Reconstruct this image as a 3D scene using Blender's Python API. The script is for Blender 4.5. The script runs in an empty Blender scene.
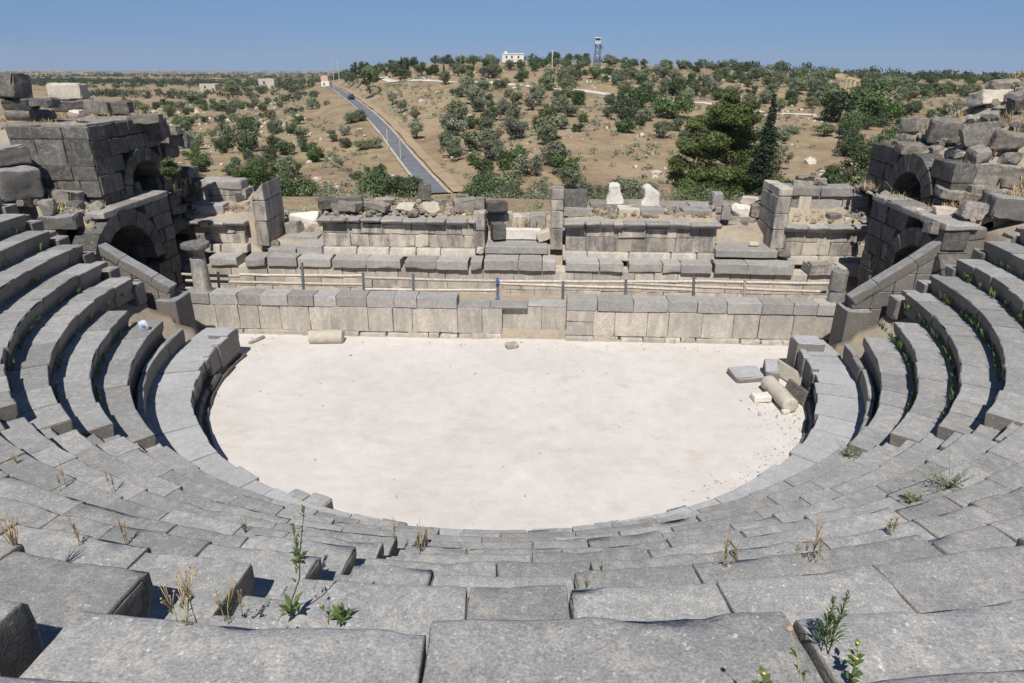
import bpy, math, random
import numpy as np
from mathutils import Vector, Matrix, noise
rnd = random.Random(11)
R = math.radians
S = bpy.context.scene
COL = S.collection
# ------------------------------------------------------------------ camera model
f_px, pitch, roll, yaw = 677.9, .3946, .0029, -.0459
CAM = np.array([1.005, -18.658, 8.8])
cp, sp = math.cos(pitch), math.sin(pitch); cy_, sy_ = math.cos(yaw), math.sin(yaw)
FW = np.array([sy_*cp, cy_*cp, -sp]); RT = np.array([cy_, -sy_, 0.]); UP = np.cross(RT, FW)
cr, sr = math.cos(roll), math.sin(roll)
RT, UP = cr*RT + sr*UP, -sr*RT + cr*UP
def ray(x, y): return FW + RT*((x-512)/f_px) - UP*((y-341.5)/f_px)
def atY(x, y, Y): d = ray(x, y); return CAM + d*((Y-CAM[1])/d[1])
def atX(x, y, X): d = ray(x, y); return CAM + d*((X-CAM[0])/d[0])
def atZ(x, y, Z): d = ray(x, y); return CAM + d*((Z-CAM[2])/d[2])
def atD(x, y, D): d = ray(x, y); return CAM + d*(D/(d@np.array([sy_, cy_, 0])))
# ------------------------------------------------------------------ tagging
def tag(o, label=None, cat=None, group=None, kind=None):
    if label: o['label'] = label
    if cat: o['category'] = cat
    if group: o['group'] = group
    if kind: o['kind'] = kind
    return o
def empty(name, loc=(0, 0, 0), rz=0):
    o = bpy.data.objects.new(name, None); COL.objects.link(o)
    o.location = loc; o.rotation_euler = (0, 0, rz); o.empty_display_size = .2
    return o
def copy_tree(o, parent=None):
    c = o.copy(); COL.objects.link(c); c.parent = parent
    for ch in list(o.children): copy_tree(ch, c)
    return c
# ------------------------------------------------------------------ mesh builder
class MB:
    def __init__(s): s.v = []; s.f = []; s.t = []; s.n = 0
    def add(s, v, f, tint=None):
        if tint is None: tint = rnd.random()
        v = np.asarray(v, float)
        s.v.append(v); s.f += [tuple(i+s.n for i in q) for q in f]
        s.t += [tint]*len(f) if np.isscalar(tint) else list(tint)
        s.n += len(v); return s
    def build(s, name, mat, parent=None, origin=None, smooth=True, world=True):
        me = bpy.data.meshes.new(name)
        V = np.concatenate(s.v) if s.v else np.zeros((0, 3))
        if origin is None:
            origin = np.array([(V[:, 0].min()+V[:, 0].max())/2, (V[:, 1].min()+V[:, 1].max())/2, V[:, 2].min()])
            if not world: origin = np.zeros(3)
        origin = np.asarray(origin, float)
        me.from_pydata((V-origin).tolist(), [], s.f)
        if smooth: me.polygons.foreach_set('use_smooth', [True]*len(me.polygons))
        a = me.attributes.new('tint', 'FLOAT', 'FACE'); a.data.foreach_set('value', s.t)
        me.materials.append(mat); me.update()
        if name == 'boulder': me.set_sharp_from_angle(angle=R(24))
        o = bpy.data.objects.new(name, me); COL.objects.link(o)
        if smooth and name not in ('ground', 'boulder', 'earth_fill', 'rubble_slope', 'road', 'trunk', 'stem', 'bag_film'):
            wm = o.modifiers.new('wn', 'WEIGHTED_NORMAL'); wm.mode = 'FACE_AREA'; wm.weight = 80
        if parent:
            o.parent = parent
            p = parent; off = Vector((0, 0, 0))
            while p: off += p.location; p = p.parent
            o.location = Vector(origin) - (off if world else Vector((0, 0, 0)))
        else: o.location = origin
        return o
_topo = {}
def grid_topo(kx, ky, kz):
    key = (kx, ky, kz)
    if key in _topo: return _topo[key]
    idx = {}; lst = []
    def vid(i, j, k):
        if (i, j, k) not in idx: idx[(i, j, k)] = len(lst); lst.append((i, j, k))
        return idx[(i, j, k)]
    F = []
    for i in range(kx-1):
        for j in range(ky-1):
            F.append((vid(i, j, 0), vid(i, j+1, 0), vid(i+1, j+1, 0), vid(i+1, j, 0)))
            F.append((vid(i, j, kz-1), vid(i+1, j, kz-1), vid(i+1, j+1, kz-1), vid(i, j+1, kz-1)))
    for i in range(kx-1):
        for k in range(kz-1):
            F.append((vid(i, 0, k), vid(i+1, 0, k), vid(i+1, 0, k+1), vid(i, 0, k+1)))
            F.append((vid(i, ky-1, k), vid(i, ky-1, k+1), vid(i+1, ky-1, k+1), vid(i+1, ky-1, k)))
    for j in range(ky-1):
        for k in range(kz-1):
            F.append((vid(0, j, k), vid(0, j, k+1), vid(0, j+1, k+1), vid(0, j+1, k)))
            F.append((vid(kx-1, j, k), vid(kx-1, j+1, k), vid(kx-1, j+1, k+1), vid(kx-1, j, k+1)))
    _topo[key] = (np.array(lst), F); return _topo[key]
def axis(h, b, n):
    b = min(b, h*.8)
    return np.array([-h, -h+.35*b] + list(np.linspace(-h+b, h-b, n+1)) + [h-.35*b, h])
def nz(P, fr, seed):
    return np.array([noise.noise_vector(Vector((p[0]*fr+seed, p[1]*fr-seed*.7, p[2]*fr+seed*1.3))) for p in P])
def rbox(lx, ly, lz, b=.04, n=(2, 2, 2), amp=.012, fr=3., chip=.05, seed=None):
    """rough, chipped, round edged block centred on the origin"""
    hx, hy, hz = lx/2, ly/2, lz/2
    B3 = b if isinstance(b, tuple) else (b, b, b); b = np.array(B3)
    ax, ay, az = axis(hx, B3[0], n[0]), axis(hy, B3[1], n[1]), axis(hz, B3[2], n[2])
    T, F = grid_topo(len(ax), len(ay), len(az))
    P = np.stack([ax[T[:, 0]], ay[T[:, 1]], az[T[:, 2]]], 1)
    bb = np.array([min(q, h*.8) for q, h in zip(B3, (hx, hy, hz))]); H = np.array([hx, hy, hz])
    Q = np.clip(P, -(H-bb), H-bb); D = P-Q; L = np.linalg.norm(D, axis=1)
    nn = (np.abs(D) > 1e-9).sum(1)
    L[L == 0] = 1
    bm = bb.min()
    Le = np.linalg.norm(D/bb, axis=1); Le[Le == 0] = 1
    P = np.where((nn > 1)[:, None], Q + D/Le[:, None], P)
    if seed is None: seed = rnd.random()*300
    if amp:
        N = nz(P, fr, seed); P = P + N*amp
        if n[0] > 5: P = P + nz(P, fr*3.7, seed+9)*amp*.4
    if chip:
        w = (nn > 1).astype(float) + .6*(nn > 2)
        c = np.clip(nz(P, 2.3, seed+50)[:, 0]*1.6-.15, 0, 1)*w*chip
        P = P - D/L[:, None]*c[:, None]
    return P, F
def rot(P, rx=0, ry=0, rz=0):
    M = np.array((Matrix.Rotation(rz, 3, 'Z') @ Matrix.Rotation(ry, 3, 'Y') @ Matrix.Rotation(rx, 3, 'X')))
    return P @ M.T
import bmesh
_ico = {}
def ico(sub):
    if sub not in _ico:
        bm = bmesh.new(); bmesh.ops.create_icosphere(bm, subdivisions=sub, radius=1)
        _ico[sub] = (np.array([v.co[:] for v in bm.verts]), [tuple(v.index for v in q.verts) for q in bm.faces]); bm.free()
    return _ico[sub]
def rock(sx, sy, sz, seed, sub=3, planes=10, boxy=.6):
    V, F = ico(sub); r_ = random.Random(seed)
    rad = np.full(len(V), 1.25)
    nrm = []
    for s in (1, -1):
        for a in range(3):
            v = np.array([0., 0, 0]); v[a] = s; v += np.array([r_.uniform(-.25, .25) for _ in range(3)]); nrm.append((v/np.linalg.norm(v), r_.uniform(.66, .86)))
    for _ in range(planes):
        v = np.array([r_.gauss(0, 1) for _ in range(3)]); nrm.append((v/np.linalg.norm(v), r_.uniform(.74, .98)))
    for nn, d in nrm:
        c = V@nn; m = c > .15
        rad[m] = np.minimum(rad[m], d/c[m])
    P = V*rad[:, None]; P = P + nz(P, 1.7, seed % 97)*.05 + nz(P, 5, seed % 89)*.022
    return P*np.array([sx/2, sy/2, sz/2]), F
def cyl(r0, r1, L, seg=24, rings=6, amp=.01, capn=2, seed=None, edge=.02):
    """rough drum along z from 0 to L"""
    if seed is None: seed = rnd.random()*300
    P = []; F = []
    prof = [(0, 0), (r0*.5, 0), (r0-edge, 0), (r0, edge)] + [(r0+(r1-r0)*k/rings, edge+(L-2*edge)*k/rings) for k in range(1, rings)] + [(r1, L-edge), (r1-edge, L), (r1*.5, L), (0, L)]
    for (r, z) in prof:
        for k in range(seg):
            a = 2*math.pi*k/seg; P.append((r*math.cos(a), r*math.sin(a), z))
    for i in range(len(prof)-1):
        for k in range(seg):
            a, b = i*seg+k, i*seg+(k+1) % seg; F.append((a, b, b+seg, a+seg))
    P = np.array(P)
    if amp: P = P + nz(P, 3.5, seed)*amp
    return P, F
def tube(pts, rad, seg=6):
    pts = [Vector(p) for p in pts]; P = []; F = []
    for i, p in enumerate(pts):
        d = (pts[min(i+1, len(pts)-1)] - pts[max(i-1, 0)]).normalized()
        a = d.orthogonal().normalized(); b = d.cross(a)
        r = rad[i] if hasattr(rad, '__len__') else rad
        for k in range(seg):
            t = 2*math.pi*k/seg; P.append(p + a*(r*math.cos(t)) + b*(r*math.sin(t)))
    for i in range(len(pts)-1):
        for k in range(seg):
            F.append((i*seg+k, i*seg+(k+1) % seg, (i+1)*seg+(k+1) % seg, (i+1)*seg+k))
    F.append(tuple(range(seg))[::-1]); F.append(tuple((len(pts)-1)*seg+k for k in range(seg)))
    return np.array([p[:] for p in P]), F
# ------------------------------------------------------------------ materials
def new_mat(name):
    m = bpy.data.materials.new(name); m.use_nodes = True
    nt = m.node_tree; b = nt.nodes['Principled BSDF']
    b.inputs['Roughness'].default_value = .9
    b.inputs['Specular IOR Level'].default_value = .25
    return m, nt, b
def nd(nt, t, **k):
    n = nt.nodes.new(t)
    for a, v in k.items():
        if a in n.inputs.keys() if False else False: pass
        setattr(n, a, v)
    return n
def ntex(nt, pos, scale, detail=5, rough=.6, vec_scale=None):
    n = nt.nodes.new('ShaderNodeTexNoise'); n.inputs['Scale'].default_value = scale
    n.inputs['Detail'].default_value = detail; n.inputs['Roughness'].default_value = rough
    if vec_scale:
        mp = nt.nodes.new('ShaderNodeMapping'); mp.inputs['Scale'].default_value = vec_scale
        nt.links.new(pos, mp.inputs['Vector']); pos = mp.outputs[0]
    nt.links.new(pos, n.inputs['Vector']); return n.outputs['Fac']
def ramp(nt, fac, stops):
    n = nt.nodes.new('ShaderNodeValToRGB'); e = n.color_ramp.elements
    while len(e) < len(stops): e.new(.5)
    for i, (p, c) in enumerate(stops):
        e[i].position = p; e[i].color = (*(c if hasattr(c, '__len__') else (c, c, c)), 1)
    nt.links.new(fac, n.inputs[0]); return n.outputs[0]
def mix(nt, fac, a, b, mode='MIX'):
    n = nt.nodes.new('ShaderNodeMix'); n.data_type = 'RGBA'; n.blend_type = mode
    for s, v in ((0, fac), (6, a), (7, b)):
        if hasattr(v, 'is_linked'): nt.links.new(v, n.inputs[s])
        else: n.inputs[s].default_value = v if s == 0 else (*v, 1)
    return n.outputs[2]
def mth(nt, op, a, b=0.):
    n = nt.nodes.new('ShaderNodeMath'); n.operation = op
    for i, v in enumerate((a, b)):
        if hasattr(v, 'is_linked'): nt.links.new(v, n.inputs[i])
        else: n.inputs[i].default_value = v
    return n.outputs[0]
def bump(nt, b, h, strength=.5, dist=.02, prev=None):
    n = nt.nodes.new('ShaderNodeBump'); n.inputs['Strength'].default_value = strength; n.inputs['Distance'].default_value = dist
    nt.links.new(h, n.inputs['Height'])
    if prev: nt.links.new(prev, n.inputs['Normal'])
    nt.links.new(n.outputs[0], b.inputs['Normal']); return n.outputs[0]
def position(nt):
    return nt.nodes.new('ShaderNodeNewGeometry').outputs['Position']
def tint(nt, lo, hi):
    a = nt.nodes.new('ShaderNodeAttribute'); a.attribute_name = 'tint'
    n = nt.nodes.new('ShaderNodeMapRange'); n.inputs[3].default_value = lo; n.inputs[4].default_value = hi
    nt.links.new(a.outputs['Fac'], n.inputs[0]); return a.outputs['Fac'], n.outputs[0]
def stone(name, dark, mid, light, lichen, lichen_amt=.5, tn=(.8, 1.2), stain=None, stain_amt=.5, side=None, fine=1., bmp=.6, speck=.5, patchy=.6):
    m, nt, b = new_mat(name); pos = position(nt)
    n1 = ntex(nt, pos, 1.6, 6, .65); n2 = ntex(nt, pos, 9*fine, 5, .7); n3 = ntex(nt, pos, 70*fine, 3, .7)
    c = ramp(nt, n1, [(.3, dark), (.5, mid), (.72, light)])
    c2 = ramp(nt, n2, [(.3, dark), (.55, mid), (.75, light)])
    c = mix(nt, .5, c, c2); pt = ramp(nt, ntex(nt, pos, 22*fine, 4, .75), [(.34, .6), (.44, .98), (.54, 1.), (.64, 1.35)]); c = mix(nt, patchy, c, mix(nt, 1., c, pt, 'MULTIPLY'))
    lf = ramp(nt, ntex(nt, pos, 5.5, 8, .75), [(.49, 0.), (.60, 1.)])
    c = mix(nt, mth(nt, 'MULTIPLY', lf, lichen_amt), c, lichen)
    if stain:
        sf = ramp(nt, ntex(nt, pos, 1.0, 6, .7, (2.2, 2.2, .55)), [(.44, 0.), (.58, 1.)])
        t, _ = tint(nt, 0, 1)
        c = mix(nt, mth(nt, 'MULTIPLY', sf, stain_amt), c, stain)
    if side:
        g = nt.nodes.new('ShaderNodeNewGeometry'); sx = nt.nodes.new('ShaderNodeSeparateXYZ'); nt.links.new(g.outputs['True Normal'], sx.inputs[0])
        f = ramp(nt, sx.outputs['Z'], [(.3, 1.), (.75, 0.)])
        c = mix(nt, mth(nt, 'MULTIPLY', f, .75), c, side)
    _, tv = tint(nt, *tn)
    wl = ramp(nt, ntex(nt, pos, 26, 3, .6), [(.64, 0.), (.70, .75)]); c = mix(nt, wl, c, tuple(min(.62, x*1.7) for x in light))
    vm = nt.nodes.new('ShaderNodeVectorMath'); vm.operation = 'SCALE'; nt.links.new(c, vm.inputs[0]); nt.links.new(tv, vm.inputs['Scale'])
    c = vm.outputs[0]
    sk = ramp(nt, n3, [(.33, .5), (.43, .82), (.52, 1.), (.58, 1.12), (.66, 1.5)])
    c = mix(nt, speck, c, mix(nt, 1., c, sk, 'MULTIPLY'))
    nt.links.new(c, b.inputs['Base Color'])
    h = mth(nt, 'ADD', mth(nt, 'MULTIPLY', n2, .6), mth(nt, 'MULTIPLY', n3, .25))
    bump(nt, b, h, bmp, .03)
    return m
M = {}
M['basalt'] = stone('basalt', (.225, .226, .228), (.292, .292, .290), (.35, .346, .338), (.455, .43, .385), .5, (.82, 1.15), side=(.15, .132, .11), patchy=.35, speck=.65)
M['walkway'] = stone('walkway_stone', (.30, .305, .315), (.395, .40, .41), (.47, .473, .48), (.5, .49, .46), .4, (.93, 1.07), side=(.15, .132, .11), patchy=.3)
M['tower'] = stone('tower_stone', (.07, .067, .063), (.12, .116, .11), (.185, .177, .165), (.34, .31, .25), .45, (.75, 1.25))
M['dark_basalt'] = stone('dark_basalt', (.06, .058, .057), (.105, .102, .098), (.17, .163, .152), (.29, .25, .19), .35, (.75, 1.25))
M['grey_stone'] = stone('grey_stone', (.18, .175, .17), (.285, .275, .262), (.39, .37, .345), (.46, .40, .32), .5, (.75, 1.25))
M['stage_stone'] = stone('stage_stone', (.38, .34, .285), (.50, .455, .39), (.58, .53, .46), (.66, .59, .50), .5, (.8, 1.12), stain=(.27, .26, .245), stain_amt=.5)
M['coping'] = stone('coping_stone', (.25, .245, .24), (.345, .335, .32), (.43, .415, .39), (.5, .44, .36), .5, (.8, 1.2))
M['scaena'] = stone('scaena_stone', (.15, .145, .14), (.265, .25, .232), (.38, .35, .31), (.50, .44, .36), .5, (.72, 1.2), stain=(.56, .495, .41), stain_amt=.85, patchy=.8)
M['pale'] = stone('pale_limestone', (.42, .38, .31), (.55, .50, .42), (.66, .61, .53), (.6, .5, .38), .3, (.9, 1.1))
M['marble'] = stone('white_marble', (.55, .53, .48), (.72, .69, .64), (.8, .78, .74), (.66, .58, .46), .35, (.95, 1.05))
M['rubble'] = stone('rubble_stone', (.16, .143, .12), (.26, .236, .205), (.38, .35, .305), (.46, .4, .31), .45, (.65, 1.25))
M['scree'] = stone('weathered_boulder', (.12, .112, .1), (.205, .19, .17), (.32, .3, .265), (.42, .36, .28), .5, (.65, 1.3), patchy=.7)
def dust_floor():
    m, nt, b = new_mat('orchestra_dust'); pos = position(nt)
    n1 = ntex(nt, pos, .35, 6, .6); n2 = ntex(nt, pos, 2.2, 6, .7); n3 = ntex(nt, pos, 30, 4, .7)
    c = ramp(nt, n1, [(.34, (.54, .505, .465)), (.5, (.605, .57, .535)), (.64, (.65, .63, .605))])
    c = mix(nt, .4, c, ramp(nt, n2, [(.34, (.52, .475, .425)), (.5, (.60, .565, .53)), (.66, (.67, .655, .635))]))
    sp_ = ramp(nt, ntex(nt, pos, 13, 4, .8), [(.30, .68), (.40, 1.)])
    ds = ramp(nt, ntex(nt, pos, .8, 7, .75), [(.56, 0.), (.66, .65)]); c = mix(nt, ds, c, (.53, .46, .39))
    c = mix(nt, 1., c, sp_, 'MULTIPLY')
    nt.links.new(c, b.inputs['Base Color'])
    bump(nt, b, mth(nt, 'ADD', n2, mth(nt, 'MULTIPLY', n3, .3)), .35, .03); return m
M['dust'] = dust_floor()
def earth(name, a, b_, c_, sc=.06, straw=(.42, .33, .2), straw_amt=.5, big=None):
    m, nt, b = new_mat(name); pos = position(nt)
    n1 = ntex(nt, pos, sc, 8, .62); n2 = ntex(nt, pos, sc*9, 6, .7); n3 = ntex(nt, pos, sc*50, 4, .7)
    c = ramp(nt, n1, [(.32, a), (.5, b_), (.68, c_)])
    c = mix(nt, .45, c, ramp(nt, n2, [(.32, a), (.5, b_), (.68, c_)]))
    sf = ramp(nt, ntex(nt, pos, sc*3, 7, .7), [(.48, 0.), (.62, 1.)])
    c = mix(nt, mth(nt, 'MULTIPLY', sf, straw_amt), c, straw)
    sp_ = ramp(nt, n3, [(.33, .6), (.48, 1.), (.7, 1.2)])
    c = mix(nt, .8, c, mix(nt, 1., c, sp_, 'MULTIPLY'))
    if big:
        lv = nt.nodes.new('ShaderNodeVectorMath'); lv.operation = 'LENGTH'; nt.links.new(pos, lv.inputs[0])
        mr = nt.nodes.new('ShaderNodeMapRange'); mr.inputs[1].default_value = 420; mr.inputs[2].default_value = 900
        nt.links.new(lv.outputs['Value'], mr.inputs[0])
        n4 = ntex(nt, pos, .0035, 5, .6, (.35, 1.6, 1.))
        fc = ramp(nt, n4, [(.36, (.07, .085, .05)), (.47, (.13, .125, .07)), (.54, (.36, .27, .17)), (.64, (.42, .33, .21))])
        c = mix(nt, mr.outputs[0], c, fc)
    nt.links.new(c, b.inputs['Base Color'])
    bump(nt, b, mth(nt, 'ADD', n2, n3), .5, .12 if big else .05); return m
M['ground'] = earth('dry_hill_earth', (.18, .125, .078), (.285, .208, .13), (.41, .325, .225), .06, (.35, .29, .16), .8, big=True)
M['soil'] = earth('theatre_soil', (.26, .215, .165), (.36, .31, .25), (.46, .415, .355), .6, (.46, .36, .21), .5)
def plain(name, col, rough=.7, metal=0, var=.25, sc=6, tn=(.85, 1.15), trans=0):
    m, nt, b = new_mat(name); pos = position(nt)
    c = ramp(nt, ntex(nt, pos, sc, 4, .6), [(.3, tuple(x*(1-var) for x in col)), (.7, tuple(min(1, x*(1+var)) for x in col))])
    _, tv = tint(nt, *tn)
    vm = nt.nodes.new('ShaderNodeVectorMath'); vm.operation = 'SCALE'; nt.links.new(c, vm.inputs[0]); nt.links.new(tv, vm.inputs['Scale'])
    if trans and 'leaves' in name:
        oi = nt.nodes.new('ShaderNodeObjectInfo'); hs = nt.nodes.new('ShaderNodeHueSaturation')
        for sock, lo, hi in (('Saturation', .7, 1.25), ('Value', .75, 1.35)):
            mr = nt.nodes.new('ShaderNodeMapRange'); mr.inputs[3].default_value = lo; mr.inputs[4].default_value = hi
            nt.links.new(oi.outputs['Random'] if sock == 'Value' else mth(nt, 'FRACT', mth(nt, 'MULTIPLY', oi.outputs['Random'], 7.3)), mr.inputs[0]); nt.links.new(mr.outputs[0], hs.inputs[sock])
        nt.links.new(vm.outputs[0], hs.inputs['Color']); vm = hs
    nt.links.new(vm.outputs[0], b.inputs['Base Color']); b.inputs['Roughness'].default_value = rough; b.inputs['Metallic'].default_value = metal
    if trans:
        t = nt.nodes.new('ShaderNodeBsdfTranslucent'); nt.links.new(vm.outputs[0], t.inputs[0])
        ms = nt.nodes.new('ShaderNodeMixShader'); ms.inputs[0].default_value = trans
        nt.links.new(b.outputs[0], ms.inputs[1]); nt.links.new(t.outputs[0], ms.inputs[2])
        nt.links.new(ms.outputs[0], nt.nodes['Material Output'].inputs[0])
    return m
M['asphalt'] = plain('asphalt', (.16, .167, .18), .85, 0, .15, .5)
M['shoulder'] = plain('road_gravel', (.46, .40, .34), .95, 0, .2, .6)
M['path'] = plain('pale_path', (.60, .55, .49), .95, 0, .2, .3)
M['wood'] = plain('weathered_wood', (.52, .46, .39), .85, 0, .25, 12)
M['rust'] = plain('grey_steel_post', (.2, .21, .23), .6, .3, .2, 10)
M['blue'] = plain('blue_paint', (.10, .16, .5), .5, 0, .15, 20)
M['bark'] = plain('bark', (.12, .09, .07), .95, 0, .35, 5)
M['olive'] = plain('olive_leaves', (.165, .19, .112), .7, 0, .3, .25, (.55, 1.5), .12)
M['wildolive'] = plain('dark_green_leaves', (.082, .122, .048), .65, 0, .3, .3, (.5, 1.5), .12)
M['brightleaf'] = plain('bright_green_leaves', (.072, .112, .030), .6, 0, .3, .8, (.55, 1.5), .18)
M['pine'] = plain('pine_needles', (.108, .142, .045), .7, 0, .3, .5, (.45, 1.6), .15)
M['cypress'] = plain('cypress_needles', (.035, .055, .03), .8, 0, .3, .8, (.5, 1.5), .05)
M['weed'] = plain('weed_green', (.13, .19, .06), .6, 0, .2, 30, (.6, 1.3), .25)
M['sage'] = plain('grey_green_weed', (.26, .30, .17), .7, 0, .2, 30, (.7, 1.3), .2)
M['dry'] = plain('dry_straw', (.52, .40, .21), .8, 0, .2, 20, (.65, 1.3), .2)
M['dryflower'] = plain('dry_flower_head', (.36, .26, .18), .85, 0, .25, 60)
M['yellow'] = plain('yellow_petals', (.6, .5, .1), .6, 0, .1, 30)
M['whitewash'] = plain('white_plaster', (.75, .73, .69), .85, 0, .08, .8)
M['pinkwall'] = plain('pink_plaster', (.62, .42, .36), .85, 0, .1, .8)
M['glassdark'] = plain('dark_window', (.04, .05, .06), .2, 0, .1, 2)
M['bluegrey'] = plain('pale_metal_sheet', (.5, .57, .6), .5, .1, .1, 1)
M['carpaint'] = plain('dark_blue_paint', (.04, .06, .12), .25, .3, .1, 2)
M['tyre'] = plain('black_rubber', (.02, .02, .02), .8, 0, .1, 9)
M['goldstone'] = plain('golden_limestone', (.55, .43, .27), .9, 0, .2, .8)
M['bag'] = plain('white_plastic_bag', (.72, .76, .82), .35, 0, .08, 25, (.9, 1.1), .3)
M['bagblue'] = plain('blue_print', (.2, .35, .75), .4, 0, .1, 25)
# ------------------------------------------------------------------ terrain
def ss(t, a, b):
    t = np.clip((t-a)/(b-a), 0, 1); return t*t*(3-2*t)
HILL_U = [-600, 150, 250, 320, 370, 430, 520, 620, 700, 760, 830, 900, 980, 1100, 1700]
HILL_H = [0, 0, .8, 5.5, 12.0, 14.5, 15.2, 14.8, 13.2, 12.2, 10.4, 9.0, 8.2, 7.6, 6.0]
def du(x, y):
    dx, dy = x-CAM[0], y-CAM[1]
    fw = dx*sy_ + dy*cy_; rt = dx*cy_ - dy*sy_
    return fw, 512+734*rt/np.maximum(fw, 1e-3)
ROADPX = [(438, 193), (428, 187), (419, 180), (409.4, 162), (396, 141.5), (377.6, 121), (360, 106), (341, 93), (330, 86.5), (326, 83)]
def wav(x, y):
    return (.35*np.sin(x*.11+1.3*np.sin(y*.05))*np.cos(y*.09+.7) + .25*np.sin(x*.031+y*.043+2) + .16*np.sin(x*.27-y*.21+1.1*np.cos(x*.13)))
def far_z(x, y):
    d, u = du(x, y)
    h = np.interp(u, HILL_U, HILL_H)
    z = -7.2 - .8*ss(d, 90, 350) - np.maximum(d-420, 0)*.0150
    rise = ss(d, 100, 300)*h
    z = z + rise - ss(d, 320, 520)*h*.8
    z = z + wav(x, y)*ss(d, 40, 90)*(1+d*.002)
    return z
def near_z(x, y):
    rho = np.hypot(x, y)
    cone = 1.873 + (rho-9.798)*.6966 - 1.0
    cav = np.where(rho < 8.9, -.3, np.where(rho < 9.7, .3, np.minimum(cone, 6.3)))
    cav = np.where(rho > 17.6, 6.7, cav)
    mid = np.where(y < 2.75, -.3, np.where(y < 6.7, .3, 1.2))
    mid = np.where(y > 7.6, 2.0, mid)
    ax = np.abs(x)
    mid = np.where(ax > 19.5, np.minimum(2+(ax-19.5)*.8, 5.5), mid)
    return np.where(y < .75, cav, mid)
def low_slope(x, y):
    """earth beside the passages, left and right of the stage"""
    x = np.asarray(x, float); y = np.asarray(y, float); ax = np.abs(x)
    left = np.where(y < 2.6, 4.15 + np.clip((ax-12.6)*.26, 0, 1.4), 4.2)
    right = np.where(y < 2.75, 4.3 + np.clip((ax-12.6)*.45, 0, 2.0), 4.36)
    return np.where(x < 0, left, right)
def high_slope(x, y):
    """rubble platforms above the upper passages"""
    x = np.asarray(x, float); y = np.asarray(y, float); ax = np.abs(x)
    z = np.where(x < 0, 6.72, 5.72 + np.clip((ax-13.7)*.62, 0, 3.2))
    z = z - np.maximum(z-1.4, 0)*np.where(x < 0, ss(y, 7.0, 9.6), ss(y, 7.8, 11.5))
    return z - np.maximum(z-4, 0)*ss(ax, 22, 27)*.6
def slope_z(x, y):
    ax = np.abs(x); y = np.asarray(y, float)
    return np.where((ax > 13.6) & (y > np.where(np.asarray(x) < 0, 2.5, 2.72)), high_slope(x, y), low_slope(x, y))
def gz(x, y):
    x = np.asarray(x, float); y = np.asarray(y, float)
    n = near_z(x, np.minimum(y, 9.3)); fz = far_z(x, np.maximum(y, 10))
    ax = np.abs(x)
    t = ss(y, 12, 58)
    n2 = np.where(y > 9.3, 2.2 + (n-2.2)*(1-ss(y, 9.3, 15)), n)
    # falling away at the sides far from the theatre
    s = ss(ax, 28, 70)*ss(y, -60, 20)
    return n2*(1-t) + fz*t + 0*s
def on_ground(u, v, far=700.):
    d = ray(u, v); t = np.geomspace(34, far, 5000)
    q = CAM + d*t[:, None]; g = q[:, 2] - gz(q[:, 0], q[:, 1])
    i = int(np.argmax(g < 0))
    if g[i] >= 0: i = len(t)-1
    return q[i]
ROAD = [on_ground(*p) for p in ROADPX]
def resample(pts, step, smooth=12):
    out = [np.array(pts[0][:2])]
    for a, b in zip(pts[:-1], pts[1:]):
        a = np.array(a[:2]); b = np.array(b[:2]); n = max(1, int(np.linalg.norm(b-a)/step))
        for k in range(1, n+1): out.append(a+(b-a)*k/n)
    out = np.array(out)
    for _ in range(smooth): out[1:-1] = (out[:-2]+out[1:-1]*2+out[2:])/4
    return out
ROADL = resample(ROAD, 3., 90)
ROADZ = np.array([float(gz(*p)) for p in ROADL])
for _ in range(60): ROADZ[1:-1] = (ROADZ[:-2]+ROADZ[1:-1]*2+ROADZ[2:])/4
PATHPX = [[(505, 84), (530, 87), (560, 90), (590, 93), (620, 95), (650, 98.5), (680, 101), (705, 104), (730, 108), (760, 112), (790, 114), (812, 115)],
          [(366, 78), (385, 79), (405, 81), (440, 82.5), (480, 83), (505, 84)], [(565, 72), (577, 74), (590, 72), (607, 68)]]
PATHL = [resample([on_ground(*p) for p in L], 3.) for L in PATHPX]
def dist_line(x, y, L):
    d = np.full(x.shape, 1e9)
    for a, b in zip(L[:-1:2], L[2::2]):
        ab = b-a; t = np.clip(((x-a[0])*ab[0]+(y-a[1])*ab[1])/(ab@ab+1e-9), 0, 1)
        d = np.minimum(d, np.hypot(x-a[0]-ab[0]*t, y-a[1]-ab[1]*t))
    return d
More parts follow.
